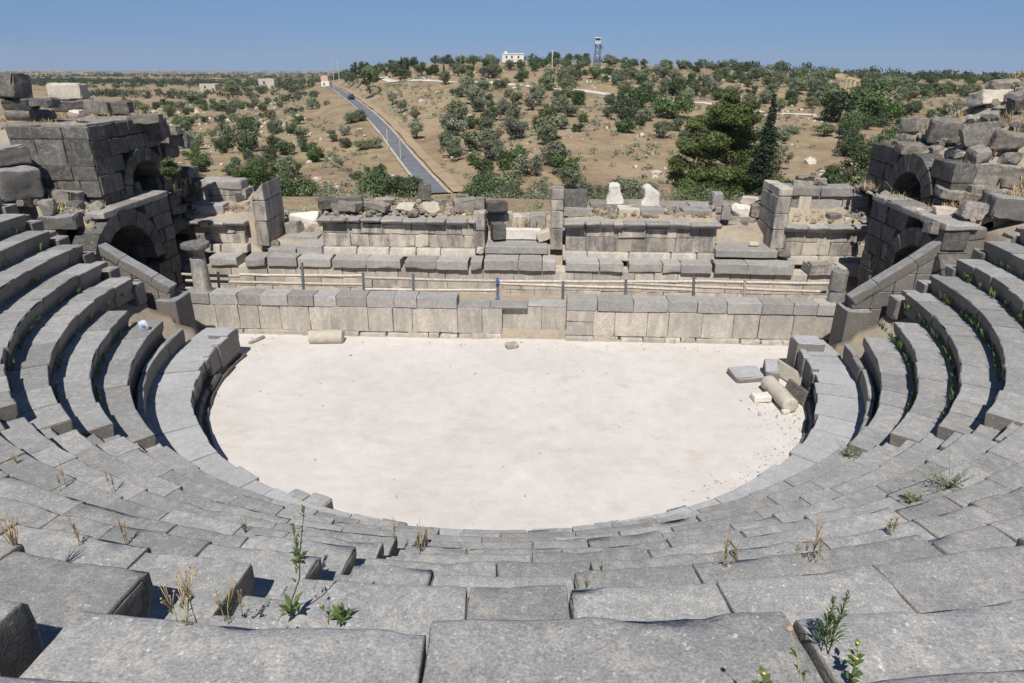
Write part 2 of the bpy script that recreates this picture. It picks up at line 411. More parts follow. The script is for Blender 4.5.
def make_ground():
    rr = np.concatenate([np.linspace(.5, 45, 130), np.geomspace(45.5, 6500, 260)])
    aa = np.concatenate([np.linspace(-180, -48, 60, endpoint=False), np.linspace(-48, 48, 420, endpoint=False), np.linspace(48, 180, 60, endpoint=False)])
    A, RR = np.meshgrid(np.radians(aa)+yaw*-1*-1, rr)
    X = CAM[0] + RR*np.sin(A); Y = CAM[1] + RR*np.cos(A)
    Z = gz(X, Y)
    m = (RR > 60) & (RR < 700)
    dd = np.full(X.shape, 1e9); dd[m] = dist_line(X[m], Y[m], ROADL)
    zr = Z.copy(); q = np.stack([X[m], Y[m]], 1); close = dd[m] < 14
    idx = np.array([int(np.argmin(((ROADL-p)**2).sum(1))) for p in q[close]]); zz = zr[m]; zz[close] = ROADZ[idx]-.22; zr[m] = zz
    kb = 1-ss(dd, 3.5, 11.); Z = Z*(1-kb) + zr*kb
    rough = np.array([noise.noise(Vector((x*.9, y*.9, 3.)))*.10 + noise.noise(Vector((x*.25, y*.25, 9.)))*.12 for x, y in zip(X[:150].ravel(), Y[:150].ravel())]).reshape(X[:150].shape)
    Z[:150] += rough
    nr, na = X.shape; V = np.stack([X.ravel(), Y.ravel(), Z.ravel()], 1)
    F = []
    for i in range(nr-1):
        for j in range(na):
            k = (j+1) % na; F.append((i*na+j, (i+1)*na+j, (i+1)*na+k, i*na+k))
    F.append(tuple(range(na)))
    mb = MB(); mb.add(V, F, .5); o = mb.build('ground', M['ground'], origin=(0, 0, 0))
    # near theatre the earth is stonier
    o.data.materials.append(M['soil'])
    mi = [1 if np.hypot(*(V[q[0]][:2])) < 24 and V[q[0]][1] < 13 else 0 for q in F]
    o.data.polygons.foreach_set('material_index', mi)
    tag(o, kind='structure')
make_ground()
def slope_patch(s, fn, x0, x1, y0, y1, thick, amp):
    xs = np.linspace(x0, x1, int((x1-x0)/.22)+2); ys = np.linspace(y0, y1, int((y1-y0)/.22)+2)
    X, Y = np.meshgrid(s*xs, ys); Z = fn(X, Y)
    f = np.array([noise.noise(Vector((x*.9, y*.9, 3.)))*.16+noise.noise(Vector((x*2.7, y*2.7, 3.)))*.08 for x, y in zip(X.ravel(), Y.ravel())]).reshape(X.shape)
    Z = Z + f*amp; ny, nx = X.shape
    V = np.stack([X.ravel(), Y.ravel(), Z.ravel()], 1); W = V.copy(); W[:, 2] = np.where(np.abs(W[:, 0]) > 17.5, -1, V[:, 2]-thick)
    front = (np.abs(W[:, 1]-y0) < .01) & (np.abs(W[:, 0]) > 14.1) & (thick < .5); W[front, 2] = np.minimum(W[front, 2], 3.9)
    m = len(V); F = [(j*nx+i, j*nx+i+1, (j+1)*nx+i+1, (j+1)*nx+i) for j in range(ny-1) for i in range(nx-1)]
    per = list(range(nx)) + [j*nx+nx-1 for j in range(1, ny)] + [(ny-1)*nx+i for i in range(nx-2, -1, -1)] + [j*nx for j in range(ny-2, 0, -1)]
    for a, b in zip(per, per[1:]+per[:1]): F.append((a, a+m, b+m, b))
    tag(MB().add(np.concatenate([V, W]), F, .5).build('rubble_slope', M['soil'], origin=(0, 0, 0)), kind='structure')
for sg, ya in ((-1, 2.55), (1, 2.75)):
    slope_patch(sg, low_slope, 12.8, 20, 1.25, ya, .3, .35); slope_patch(sg, lambda x, y: low_slope(x, y*0+5), 12.8, 17.2, ya, 5.3, .3, .2)
    slope_patch(sg, lambda x, y: low_slope(x, y)-.55, 13.7, 20, .1, 1.35, .8, .25)
    slope_patch(sg, high_slope, 13.62, 27, ya+.15, 14, .3, .9)
def strip(name, L, w, mat, lift, off=0, wav_=0):
    mb = MB(); V = []
    for i, p in enumerate(L):
        t = L[min(i+1, len(L)-1)]-L[max(i-1, 0)]; t = t/np.linalg.norm(t); n = np.array([t[1], -t[0]])
        c = ROADZ[i] if name.startswith(('road', 'dirt')) else float(gz(p[0], p[1]))
        e1 = wav_*noise.noise(Vector((i*.35, off, 1))); e2 = wav_*noise.noise(Vector((i*.35, off, 7)))
        for k in (-1, -.5, 0, .5, 1):
            q = p + n*(off + k*w/2 + (e1 if k < 0 else e2)*abs(k))
            V.append((q[0], q[1], (c if name.startswith(('road', 'dirt')) else float(gz(*q))) + lift))
    F = [(i*5+k, (i+1)*5+k, (i+1)*5+k+1, i*5+k+1) for i in range(len(L)-1) for k in range(4)]
    mb.add(V, F, .5); return tag(mb.build(name, mat, origin=(0, 0, 0)), kind='structure')
strip('road', ROADL, 2.7, M['asphalt'], .04)
strip('road_verge', ROADL, 3.6, M['shoulder'], .0, 0, .25)
M['bank'] = earth('bank_earth', (.27, .19, .125), (.37, .275, .185), (.45, .35, .25), .3, (.46, .36, .2), .5)
strip('dirt_bank', ROADL, 1.9, M['bank'], .05, 3.1, .5)
for L in PATHL: strip('footpath', L, 3.0, M['path'], .12, 0, .8)
# orchestra floor and stage floor
def flat_patch(name, poly, z, mat, n=.05, kind='structure'):
    bm = bmesh.new(); vs = [bm.verts.new((x, y, z)) for x, y in poly]; bm.faces.new(vs)
    bmesh.ops.triangulate(bm, faces=bm.faces[:]); bmesh.ops.subdivide_edges(bm, edges=bm.edges[:], cuts=12, use_grid_fill=True)
    for v in bm.verts: v.co.z += noise.noise(v.co*.6)*n + noise.noise(v.co*2.5)*n*.3
    me = bpy.data.meshes.new(name); bm.to_mesh(me); bm.free(); me.materials.append(mat)
    me.polygons.foreach_set('use_smooth', [True]*len(me.polygons))
    o = bpy.data.objects.new(name, me); COL.objects.link(o); tag(o, kind=kind); return o
pol = [(9.05*math.sin(R(a)), -9.05*math.cos(R(a))) for a in range(-96, 97, 4)] + [(11.4, .95), (11.4, 3.0), (-11.4, 3.0), (-11.4, .95)]
flat_patch('orchestra_floor', pol, 0, M['dust'], .03)
flat_patch('stage_floor', [(-12.2, 3.0), (12.2, 3.0), (12.2, 7.1), (-12.2, 7.1)], .15, M['soil'], .16)
# ------------------------------------------------------------------ seating
R0, HP, RW = 8.635, .8755, 9.626
ROWS = {k: (9.83+(k-1)*.667, 1.873+(k-1)*.4657) for k in range(1, 10)}
ROWS[10] = (16.4, 6.5); ROWS[11] = (17.12, 6.98)
def pol(r, a): return np.array([r*math.sin(a), -r*math.cos(a)])
def seat(a0, a1, r0, r1, z0, z1, n, under=.07, amp=.012, b=.035, chip=.07, tilt=.02, gap=.012, flare=0):
    """one block of a curved tier between two azimuths"""
    rm = (r0+r1)/2; arc = (a1-a0)*rm - gap
    P, F = rbox(arc, r1-r0, z1-z0, b=b, n=n, amp=amp*.8, fr=2.6, chip=chip)
    h = z1-z0
    t = (h/2-P[:, 2])/h
    s = np.clip((t-.28)/.25, 0, 1); s = s*s*(3-2*s)*(1-.5*np.clip((t-.7)/.3, 0, 1))
    P[:, 1] += under*s*(P[:, 1] < 0)
    P = rot(P, rnd.gauss(0, tilt*.6), rnd.gauss(0, tilt*.35), rnd.gauss(0, tilt*.5))
    am = (a0+a1)/2
    rr = rm + P[:, 1] + rnd.gauss(0, .02); ph = am + P[:, 0]/rm
    return np.stack([rr*np.sin(ph), -rr*np.cos(ph), (z0+z1)/2 + P[:, 2] + rnd.gauss(0, .008)], 1), F
ORD = ['first', 'second', 'third', 'fourth', 'fifth', 'sixth', 'seventh', 'eighth', 'ninth', 'tenth', 'eleventh']
WEDGES = [('far left', -90, -42.8, 'between the left retaining wall and the left stairway'),
          ('left foreground', -39.2, -5.0, 'between the left stairway and the narrow foreground stairway'),
          ('right foreground', -1.6, 43.0, 'between the foreground stairway and the right stairway'),
          ('far right', 47.0, 90, 'between the right stairway and the right retaining wall')]
for wi, (wn, a0, a1, wd) in enumerate(WEDGES):
    for k in range(1, 12):
        if wi in (0, 3) and k == 11: continue
        r, z = ROWS[k]
        rn = ROWS[k+1][0] if k < 11 else r+.9
        A0, A1 = R(a0), R(a1)
        if k < 3:
            if wi == 0: A0 = R(-83.2)
            if wi == 3: A1 = R(83.2)
        if k > 9: # upper cavea, above the cross aisle
            if wi == 0: A1 = R(-44)
            if wi == 1: A1 = R(-4.7)
            if wi == 2: A0 = R(-3.7)
        dep = min(rn-r, .8)+.10
        mid = (A0+A1)/2; o = pol(r, mid)
        hgt = .62 if k < 10 else 1.0
        row = empty('seat_row', (o[0], o[1], z-hgt))
        up = 'upper cross-aisle ' if k > 9 else ''
        lab = f'curved grey basalt seat row in the {wn} wedge, {ORD[k-1]} tier up from the orchestra'
        if k == 10: lab = f'tall curved basalt seat row in the {wn} wedge, lowest tier above the cross aisle'
        if k == 11: lab = f'curved basalt seat row in the {wn} wedge, topmost tier above the cross aisle'
        tag(row, lab, 'seat row', f'curved stone seat rows of the {wn} wedge')
        a = A0 + rnd.gauss(0, .012); end = A1 + rnd.gauss(0, .012)
        if wi == 1: end = R({1: -3.2, 2: -3.4, 3: -3.1, 4: -3.6, 5: -3.3, 6: -3.7, 7: -3.9, 8: -4.9, 9: -6.1, 10: -4.7, 11: -5.2}[k])
        if wi == 2: a = A0 + R(rnd.uniform(-.6, .8))
        while a < end-.01:
            L = rnd.uniform(.6, 1.35)
            if k >= 10 and wi in (1, 2): L = rnd.uniform(1.2, 1.75)
            step = L/r
            if end-(a+step) < .55/r: step = end-a
            am = a+step/2; c = pol(r, am)
            dist = math.hypot(c[0]-CAM[0], c[1]-CAM[1], )
            if dist < 5.5: n = (18, 12, 8)
            elif dist < 9: n = (9, 6, 5)
            else: n = (4, 2, 3)
            lo = max(.5, hgt)
            big = rnd.random() < .10
            P, F = seat(a, a+step, r, r+dep, z-lo, z, n, amp=.016 if dist > 9 else .02, b=(.010, rnd.uniform(.02, .035), rnd.uniform(.02, .035)) if dist > 9 else (.014, rnd.uniform(.05, .09), rnd.uniform(.04, .06)),
                        chip=rnd.uniform(.04, .12) + (.14 if big else 0), tilt=.009 if dist > 9 else .006, gap=rnd.uniform(.0, .010), under=.11 if k < 10 else .04)
            if k == 9: P[:, 2] -= 0
            mb = MB(); mb.add(P, F)
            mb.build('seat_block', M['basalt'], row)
            a += step
        # the cross aisle paving behind the ninth tier
        if k == 9:
            a = A0
            while a < A1-.01:
                step = rnd.uniform(.7, 1.2)/15.8
                if A1-(a+step) < .5/15.8: step = A1-a
                P, F = seat(a, a+step, r+dep+.01, 16.5, z-.35, z-.03, (4, 2, 2), under=0, amp=.012)
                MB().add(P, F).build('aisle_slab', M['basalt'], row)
                a += step
# stairs
STAIRS = [(-41.0, 'left stairway of half height basalt steps climbing from the orchestra walkway', 1), (-2.5, 'narrow stairway of worn basalt steps in the foreground beside the dark row ends', 1),
          (45.0, 'right stairway of half height basalt steps climbing towards the right edge', 1)]
for az, lab, _ in STAIRS:
    st = empty('stone_stairway', (*pol(9.8, R(az)), .85)); tag(st, lab, 'stairway', 'stairways between the seat wedges')
    for k in range(1, 10):
        r, z = ROWS[k]; hw = .40 if az != -2.5 else .26 + .12*(k > 7)
        for (ra, rb, zz) in ((r-.06, r+.30, z-.25), (r+.28, r+.64, z-.05)):
            h = hw/ra
            P, F = seat(R(az)-h, R(az)+h, ra, rb+.05, zz-.42, zz, (3, 2, 2), under=.0, chip=.06)
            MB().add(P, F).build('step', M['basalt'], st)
    for i in range(4):
        ra = 15.9+i*.0; 
    for i, (ra, zz) in enumerate(((15.95, 5.82), (16.3, 6.05), (16.62, 6.3), (16.95, 6.52), (17.3, 6.75))):
        P, F = seat(R(az)-.40/ra, R(az)+.40/ra, ra, ra+.42, zz-.5, zz, (5, 3, 2), under=.0, chip=.06)
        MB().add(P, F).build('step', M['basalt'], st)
# straight stairs along the retaining walls
for s, side in ((-1, 'left'), (1, 'right')):
    st = empty('stone_stairway', (s*10.0, .35, .6)); tag(st, f'small flight of basalt steps against the {side} sloping retaining wall', 'stairway', 'stairways along the retaining walls')
    for k in range(3, 9):
        r, z = ROWS[k]
        for (ra, zz) in ((r-.05, z-.28), (r+.28, z-.12)):
            P, F = rbox(.40, .50, .62, .035, (2, 3, 2), .012, 2.6, .07)
            P = rot(P, rnd.gauss(0, .02), rnd.gauss(0, .02), rnd.gauss(0, .02)) + np.array([s*(ra+.18), .30, zz-.31])
            if k < 3: P[:, 1] = P[:, 1]*1.0
            MB().add(P, F).build('step', M['basalt'], st)
# orchestra podium: facing wall, walkway paving and the low bench back behind it
pod = empty('orchestra_podium', (0, -8.6, 0)); tag(pod, 'curved basalt podium round the pale orchestra floor with a paved walkway on top', 'podium')
a = R(-95)
while a < R(94):
    step = rnd.uniform(.7, 1.1)/R0
    if R(94)-(a+step) < .5/R0: step = R(94)-a
    jag = rnd.gauss(0, .012)
    P, F = seat(a, a+step, R0+.05+jag, R0+.32, .18, HP-.14, (4, 2, 4), under=0, amp=.012, chip=.05, tilt=.008)
    MB().add(P, F).build('facing_slab', M['dark_basalt'], pod)
    P, F = seat(a+.01, a+step+.01, R0-.10+jag, R0+.2, .08, .27, (4, 2, 3), under=-.05, amp=.018, chip=.08, tilt=.012); MB().add(P, F).build('base_moulding', M['dark_basalt'], pod)
    P, F = seat(a-.01, a+step-.01, R0-.26+jag, R0+.2, -.12, .10, (4, 2, 3), under=0, amp=.02, chip=.10, tilt=.015)
    MB().add(P, F).build('base_moulding', M['dark_basalt'], pod)
    a += step
a = R(-96)
while a < R(96):
    step = rnd.uniform(.55, 1.0)/9.1
    if R(96)-(a+step) < .4/9.1: step = R(96)-a
    # worn inner edge: some slabs stick out
    jag = rnd.uniform(-.05, .04)
    P, F = seat(a, a+step, R0-.02+jag, RW+.1, HP-.30, HP, (4, 4, 2), under=.03, amp=.008, b=(.008, .03, .02), chip=.06, tilt=.004, gap=rnd.uniform(0, .006))
    MB().add(P, F).build('paving_slab', M['walkway'], pod)
    a += step
for a0_, a1_, ri, zt_ in ((-27.5, -24.6, -.26, .86), (-24.5, -21.2, -.34, .84), (-13, -9.5, -.16, .82), (6, 9.5, -.14, .84), (14, 17, -.2, .82), (24, 27, -.13, .85)):
    P, F = seat(R(a0_), R(a1_), R0+ri, R0+.3, .1, zt_, (5, 4, 4), under=0, chip=.1, amp=.02); MB().add(P, F).build('paving_slab', M['basalt'], pod)
bb = empty('bench_back', (0, -9.65, .87)); tag(bb, 'thin curved basalt bench back standing between the walkway and the first seat row', 'bench')
for (s0, s1) in ((-88, -45), (-38, -6), (2, 41), (48.5, 87)):
    a = R(s0)
    while a < R(s1):
        step = rnd.uniform(.7, 1.15)/RW
        if R(s1)-(a+step) < .5/RW: step = R(s1)-a
        P, F = seat(a, a+step, RW, RW+.16, .6, 1.36+rnd.gauss(0, .02), (4, 1, 3), under=.03, amp=.01, chip=.08, tilt=.02)
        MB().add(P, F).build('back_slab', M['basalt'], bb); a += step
# raised podium end blocks
def block(name, mat, c, size, rz=0, rx=0, ry=0, parent=None, n=(4, 4, 4), b=.035, amp=.018, chip=.08, label=None, cat=None, group=None, fr=2.2):
    P, F = rbox(*size, b=b, n=n, amp=amp, fr=fr, chip=chip)
    P = rot(P, rx, ry, rz) + np.asarray(c, float)
    o = MB().add(P, F).build(name, mat, parent)
    if label: tag(o, label, cat or name.replace('_', ' '), group)
    return o
# ------------------------------------------------------------------ stage wall
def xat(u, Y, v=300): return float(atY(u, v, Y)[0])
def zat(v, Y, u=512): return float(atY(u, v, Y)[2])
sw = empty('stage_wall', (0, 2.7, 0)); tag(sw, 'long low stage front wall of pale upright blocks under a grey coping, behind the orchestra', 'wall')
def run(x0, x1, lmin, lmax):
    xs = [x0]
    while xs[-1] < x1-.01:
        L = rnd.uniform(lmin, lmax)
        if x1-xs[-1]-L < lmin*.7: L = x1-xs[-1]
        xs.append(xs[-1]+L)
    return list(zip(xs[:-1], xs[1:]))
XA, XB, XC, XD, XE = xat(184, 2.7), xat(457, 2.7), xat(502, 2.7), xat(567, 2.7), xat(840, 2.7)
for x0, x1, zt in [(XA, XB, 1.05), (XB, XC, 1.08), (XC, XD, 1.10), (XD, XE, 1.05)]:
    rec = .22 if x0 == XC else 0
    for a, b in run(x0, x1, .65, 1.35):
        if rnd.random() < .10: # two courses here
            zs = [.16, rnd.uniform(.4, .7), zt]
        else: zs = [.16, zt]
        for z0, z1 in zip(zs[:-1], zs[1:]):
            block('facing_block', M['stage_stone'], ((a+b)/2, 2.7+rec+.3+rnd.gauss(0, .012), (z0+z1)/2), (b-a-.007, .6, z1-z0-.008), parent=sw, n=(4, 2, 4), b=.02, amp=.012, chip=.05)
    for a, b in run(x0, x1, .4, 1.0):
        block('base_block', M['stage_stone'], ((a+b)/2, 2.7+rec+.26+rnd.uniform(-.06, .04), .03+rnd.uniform(-.03, .02)), (b-a-.03, .66, .25), rz=rnd.gauss(0, .02), parent=sw, n=(4, 2, 2), b=.04, amp=.03, chip=.1)
for x0, x1 in ((XA, XB), (XD, XE)):
    for a, b in run(x0, x1, .7, 1.25):
        block('coping_block', M['coping'], ((a+b)/2, 3.0+rnd.gauss(0, .012), 1.245+rnd.gauss(0, .006)), (b-a-.010, .66, .38), rz=rnd.gauss(0, .006), parent=sw, n=(5, 3, 3), b=.018, amp=.014, chip=.08)
for a, b in run(XB, XD, .8, 1.3):
    off = .2 if a > XC-.3 else 0
    block('top_slab', M['coping'], ((a+b)/2, 3.02+off, 1.125), (b-a-.015, .62, .09), parent=sw, n=(4, 2, 1), b=.02, amp=.012, chip=.05)
# stage interior: low rear wall, ledge, steps
def ashlar(name, parent, mat, X0, X1, Z0, Z1, Y, depth, hs, lmin, lmax, jit=.012, miss=0, b=.022, amp=.014, chip=.06, core=True, top_fn=None, n=(3, 1, 3)):
    mb = MB(); z = Z0; i = 0
    while z < Z1-.02:
        h = hs[i % len(hs)]*rnd.uniform(.95, 1.05); i += 1
        if Z1-z-h < .12: h = Z1-z
        for a, c in run(X0, X1, lmin, lmax):
            if rnd.random() < miss: continue
            if top_fn and z+h*.7 > top_fn((a+c)/2): continue
            P, F = rbox(c-a-rnd.uniform(.003, .014), depth, h-rnd.uniform(.003, .010), b, n, amp, 2.4, chip)
            P = rot(P, 0, rnd.gauss(0, .004), rnd.gauss(0, .008)) + np.array([(a+c)/2, Y+depth/2+rnd.gauss(0, jit), z+h/2])
            mb.add(P, F)
        z += h
    if core:
        P, F = rbox(X1-X0-.1, depth, Z1-Z0-.1, .02, (1, 1, 1), 0, 1, 0)
        if top_fn is None: mb.add(P+np.array([(X0+X1)/2, Y+depth/2+.07, (Z0+Z1)/2-.03]), F, .3)
    return mb.build(name, mat, parent)
YL = 6.35
lo = empty('low_wall', (0, YL+.3, .7)); tag(lo, 'low weathered inner wall behind the timber railing, topped by a projecting ledge of grey blocks', 'wall')
zl0, zl1 = .1, zat(271, YL)
ashlar('wall_face', lo, M['stage_stone'], -12.2, 12.0, zl0, zl1, YL+.12, .8, (.42, .36), .5, 1.3)
zt = zat(262.3, YL)
for (u0, u1, dz) in ((208, 236, 0), (244, 264, .0), (266, 296, .05), (297, 330, .02), (331, 400, 0), (404, 468, 0), (470, 482, .02), (484, 556, .06), (566, 624, 0), (630, 714, 0), (716, 796, .06), (812, 840, .02), (842, 868, -.05)):
    for a, b in run(xat(u0, YL, 258), xat(u1, YL, 258), .7, 1.4):
        block('ledge_block', M['coping'], ((a+b)/2, YL+.45+rnd.gauss(0, .04), zl1+(zt-zl1)/2+dz/2+.01), (b-a-.012, .95, zt-zl1+dz), rz=rnd.gauss(0, .012), rx=rnd.gauss(0, .01), parent=lo, n=(5, 3, 3), b=.03, amp=.022, chip=.12)
# ------------------------------------------------------------------ scaena podia and piers
YF = 7.35
def podium(label, u0, u1, vb, vc, vt, tone='scaena', Y=YF, endface=False):
    t = empty('scaena_podium', ((xat(u0, Y, vb)+xat(u1, Y, vb))/2, Y, zat(vb, Y)-.3)); tag(t, label, 'podium', 'ruined podia of the stage building')
    um = (u0+u1)/2; X0, X1 = xat(u0, Y, vc), xat(u1, Y, vc); zb, zc = zat(vb, Y, um), zat(vc, Y, um)
    mb = MB()
    for a, b in run(X0-.1, X1+.1, .9, 1.7):
        P, F = rbox(b-a-.015, 1.0, .34, .05, (5, 3, 2), .018, 2.2, .08)
        P[:, 1] += np.clip(P[:, 2]/.17, -.2, 1)*.06*(P[:, 1] < 0)
        mb.add(P+np.array([(a+b)/2, Y+.28+rnd.gauss(0, .02), zb-.05]), F)
    mb.build('base_moulding', M['stage_stone'], t)
    zm = zb+.12
    ashlar('wall_face', t, M[tone], X0, X1, zm, zc-.20, Y, 1.1, ((zc-.2-zm)*.56, (zc-.2-zm)*.44), .5, 1.3, jit=.02, chip=.09, n=(5, 2, 5), amp=.018)
    mb = MB()
    for a, b in run(X0-.12, X1+.12, .35, 1.0):
        pr = rnd.choice((.28, .26, .24, .2)); hc = rnd.choice((.27, .25, .2, .16))
        P, F = rbox(b-a-.006, 1.1+pr, hc, .05, (4, 4, 2), .03, 2.6, .16)
        P[:, 1] += np.clip(-P[:, 2]/.13, 0, 1)*.18*(P[:, 1] < 0)
        mb.add(P+np.array([(a+b)/2, Y+.55-pr/2, zc+.02-hc/2+rnd.gauss(0, .008)]), F)
    mb.build('cornice', M['coping'], t)
    return t, X0, X1, zc
pL = podium('left podium of the stage building in front of a stepped wall, half in shadow', 192, 243, 246, 221, 0)
pML = podium('long podium left of the central doorway with loose rubble along its top', 321, 473, 250, 219, 0)
pMR = podium('long podium right of the central doorway below the two white marble stumps', 566, 718, 255, 222.5, 0)
pR = podium('right podium of the stage building beneath a wall of large grey blocks', 787, 874, 259, 226, 0)
# rear walls standing above the podia
Yb = 8.35
t = empty('rear_wall', (xat(210, Yb, 215), Yb, 2.4)); tag(t, 'stepped stub of grey rear wall above the left podium of the stage building', 'wall')
ashlar('wall_face', t, M['scaena'], xat(186, Yb, 210), xat(246, Yb, 210), 2.6, zat(190, Yb, 215), Yb+.2, .9, (.52, .5, .46), .8, 1.5, chip=.08)
for a, b in run(xat(196, Yb, 190), xat(240, Yb, 190), 1.2, 1.7):
    block('top_block', M['grey_stone'], ((a+b)/2, Yb+.55, zat(186, Yb, 215)), (b-a, .8, .42), parent=t, b=.08, amp=.04, chip=.15)
for a, b in run(xat(192, YF+.5, 207), xat(224, YF+.5, 207), .9, 1.3):
    block('step_block', M['coping'], ((a+b)/2, YF+.75, zat(210, YF+.5, 208)), (b-a-.02, .7, .5), parent=t, b=.05, amp=.03, chip=.13)
def pier(label, u0, u1, vb, vt, Y, depth, mat, slope=0, hs=(.75, .6, .65)):
    t = empty('doorway_pier', ((xat(u0, Y, vb)+xat(u1, Y, vb))/2, Y, zat(vb, Y))); tag(t, label, 'pier', 'piers beside the stage doorways')
    X0, X1, z, z1 = xat(u0, Y, (vb+vt)/2), xat(u1, Y, (vb+vt)/2), zat(vb, Y, u0), zat(vt, Y, u0); i = 0
    while z < z1-.05:
        h = min(hs[i % len(hs)], z1-z); i += 1
        if z1-z-h < .2: h = z1-z
        P, F = rbox(X1-X0-.02, depth, h-.012, .03, (4, 4, 4), .018, 2.2, .08)
        if slope and z+h > z1-.01:
            P[:, 2] -= slope*np.clip(.5-P[:, 0]/(X1-X0), 0, 1)*np.clip(P[:, 2]/h+.5, 0, 1)
        P = rot(P, 0, 0, rnd.gauss(0, .012))+np.array([(X0+X1)/2+rnd.gauss(0, .012), Y+depth/2, z+h/2])
        MB().add(P, F).build('pier_block', mat, t); z += h
    return t
pier('tall broken pier with a slanting top right of the left podium', 253, 266, 246, 183, YF-.1, 1.9, M['scaena'], slope=.55, hs=(1.0, .8, .8))
pier('short two block pier at the left jamb of the central doorway', 472.5, 485, 250, 213, YF-.02, .8, M['scaena'])
pier('tall narrow right jamb pier of the central doorway, capped by a dark block', 550.5, 563.5, 250, 189, YF-.02, .85, M['scaena'], hs=(.85, .7, .4, .75))
pier('grey pier of stacked blocks left of the right podium', 774, 789, 249, 188, YF-.1, 1.9, M['scaena'])
t = empty('rear_wall', (xat(575, Yb, 210), Yb-.4, 2.5)); tag(t, 'short wall of dark blocks right of the capped pier beside the central doorway', 'wall')
block('cap_block', M['dark_basalt'], (xat(575, Yb, 200), Yb-.1, zat(200, Yb-.5, 575)), (.95, .7, .62), parent=t)
for (u0, u1, va, vb_) in ((563, 590, 208, 217), (568, 590, 217, 234)):
    X0, X1 = xat(u0, Yb-.6, 212), xat(u1, Yb-.6, 212); z1, z0 = zat(va, Yb-.6, 577), zat(vb_, Yb-.6, 577)
    block('wall_block', M['grey_stone'], ((X0+X1)/2, Yb-.1, (z0+z1)/2), (X1-X0, .9, z1-z0-.01), parent=t)
t = empty('rear_wall', (xat(660, Yb, 205), Yb+.2, 2.6)); tag(t, 'low broken back wall behind the podium right of the central doorway, carrying the white stumps', 'wall')
ashlar('wall_face', t, M['grey_stone'], xat(590, Yb+.3, 210), xat(716, Yb+.3, 210), 2.6, zat(205, Yb+.3, 655), Yb+.3, .8, (.45, .4), .8, 1.6, chip=.12)
for (u0, u1) in ((618, 640), (639, 664), (682, 712)):
    X0, X1 = xat(u0, Yb-.3, 212), xat(u1, Yb-.3, 212)
    block('coping_block', M['pale'] if u0 == 618 else M['coping'], ((X0+X1)/2, Yb, zat(212.5, Yb-.3, 660)), (X1-X0-.03, .8, .30), rz=rnd.gauss(0, .03), parent=t)
pier('square stub of small grey blocks left of the right hand stage doorway', 711.5, 722.5, 222, 193, Yb+.1, .5, M['grey_stone'], hs=(.32, .3, .34))
t = empty('rear_wall', (xat(830, Yb, 210), Yb, 2.3)); tag(t, 'rear wall of big grey blocks with a fluted block above the right podium', 'wall')
X0, X1 = xat(789, Yb, 205), xat(868, Yb, 205); zw = 0
ashlar('wall_face', t, M['grey_stone'], X0-.4, X1, 2.3, zat(196, Yb, 830), Yb, .9, (.62, .95, .9), .8, 1.5, chip=.08, n=(4, 2, 4))
for a, b in run(X0-.5, X1-.6, 1.4, 2.2):
    block('top_block', M['grey_stone'], ((a+b)/2, Yb+.4, zat(192, Yb, 830)), (b-a-.02, .95, .36), parent=t, chip=.1)
mb = MB()
for i in range(4):
    c, F = cyl(.09, .09, .85, 10, 3, .006); mb.add(c+np.array([xat(800.5+i*2.9, Yb-.05, 204), Yb+.02, zat(212, Yb, 805)]), F)
mb.build('fluting', M['pale'], t)
# central doorway threshold, steps and back wall
t = empty('doorway_steps', (xat(520, YF, 250), YF, 1.3)); tag(t, 'threshold slabs and low back wall of the central stage doorway', 'steps')
def uvbox(name, mat, u0, u1, va, vb_, Y, depth, parent=None, n=(4, 3, 3), **k):
    X0, X1 = xat(u0, Y, (va+vb_)/2), xat(u1, Y, (va+vb_)/2); z1, z0 = zat(va, Y, (u0+u1)/2), zat(vb_, Y, (u0+u1)/2)
    return block(name, mat, ((X0+X1)/2, Y+depth/2, (z0+z1)/2), (X1-X0, depth, z1-z0), parent=parent, n=n, **k)
uvbox('threshold', M['coping'], 485, 548, 246.5, 254, YF-.2, 1.1, t)
uvbox('back_wall', M['scaena'], 486, 512, 214, 236, Yb+.3, .7, t)
uvbox('back_wall', M['scaena'], 511, 530, 216, 236, Yb+.32, .7, t)
uvbox('back_wall', M['grey_stone'], 530, 546, 215, 236, Yb+.3, .7, t)
uvbox('marble_slab', M['marble'], 505, 541, 229, 240, YF+.75, .3, t)
uvbox('fallen_block', M['dark_basalt'], 491, 504, 224, 240, YF+.45, .5, label='dark upright block standing in the central doorway beside the white slab', cat='stone block', rz=.35)
uvbox('fallen_block', M['pale'], 537, 551, 232, 241, YF+.35, .5, label='pale tilted block lying against the tall pier of the central doorway', cat='stone block', ry=-.35)
t = empty('doorway_steps', (xat(740, YF, 250), YF, 1.2)); tag(t, 'rubble strewn steps of the right hand stage doorway beside the grey pier', 'steps')
uvbox('threshold', M['coping'], 716, 778, 250.5, 258, YF-.45, 1.5, t)
uvbox('step', M['coping'], 720, 770, 234, 241, YF+1.1, 1.0, t)
uvbox('back_wall', M['rubble'], 716, 772, 217, 230, Yb+.9, .6, t)
uvbox('back_wall', M['grey_stone'], 722, 731, 204, 220, Yb+.5, .6, t)
t = empty('doorway_steps', (xat(298, YF, 245), YF, 1.3)); tag(t, 'broken flagstones of the left hand stage doorway between pier and podium', 'steps')
for (u0, u1, va, vb_, Y) in ((268, 296, 249, 258, YF-.4), (297, 322, 246, 256, YF-.4), (285, 318, 236, 246, YF+.7)):
    uvbox('flagstone', M['coping'], u0, u1, va, vb_, Y, 1.1, t)
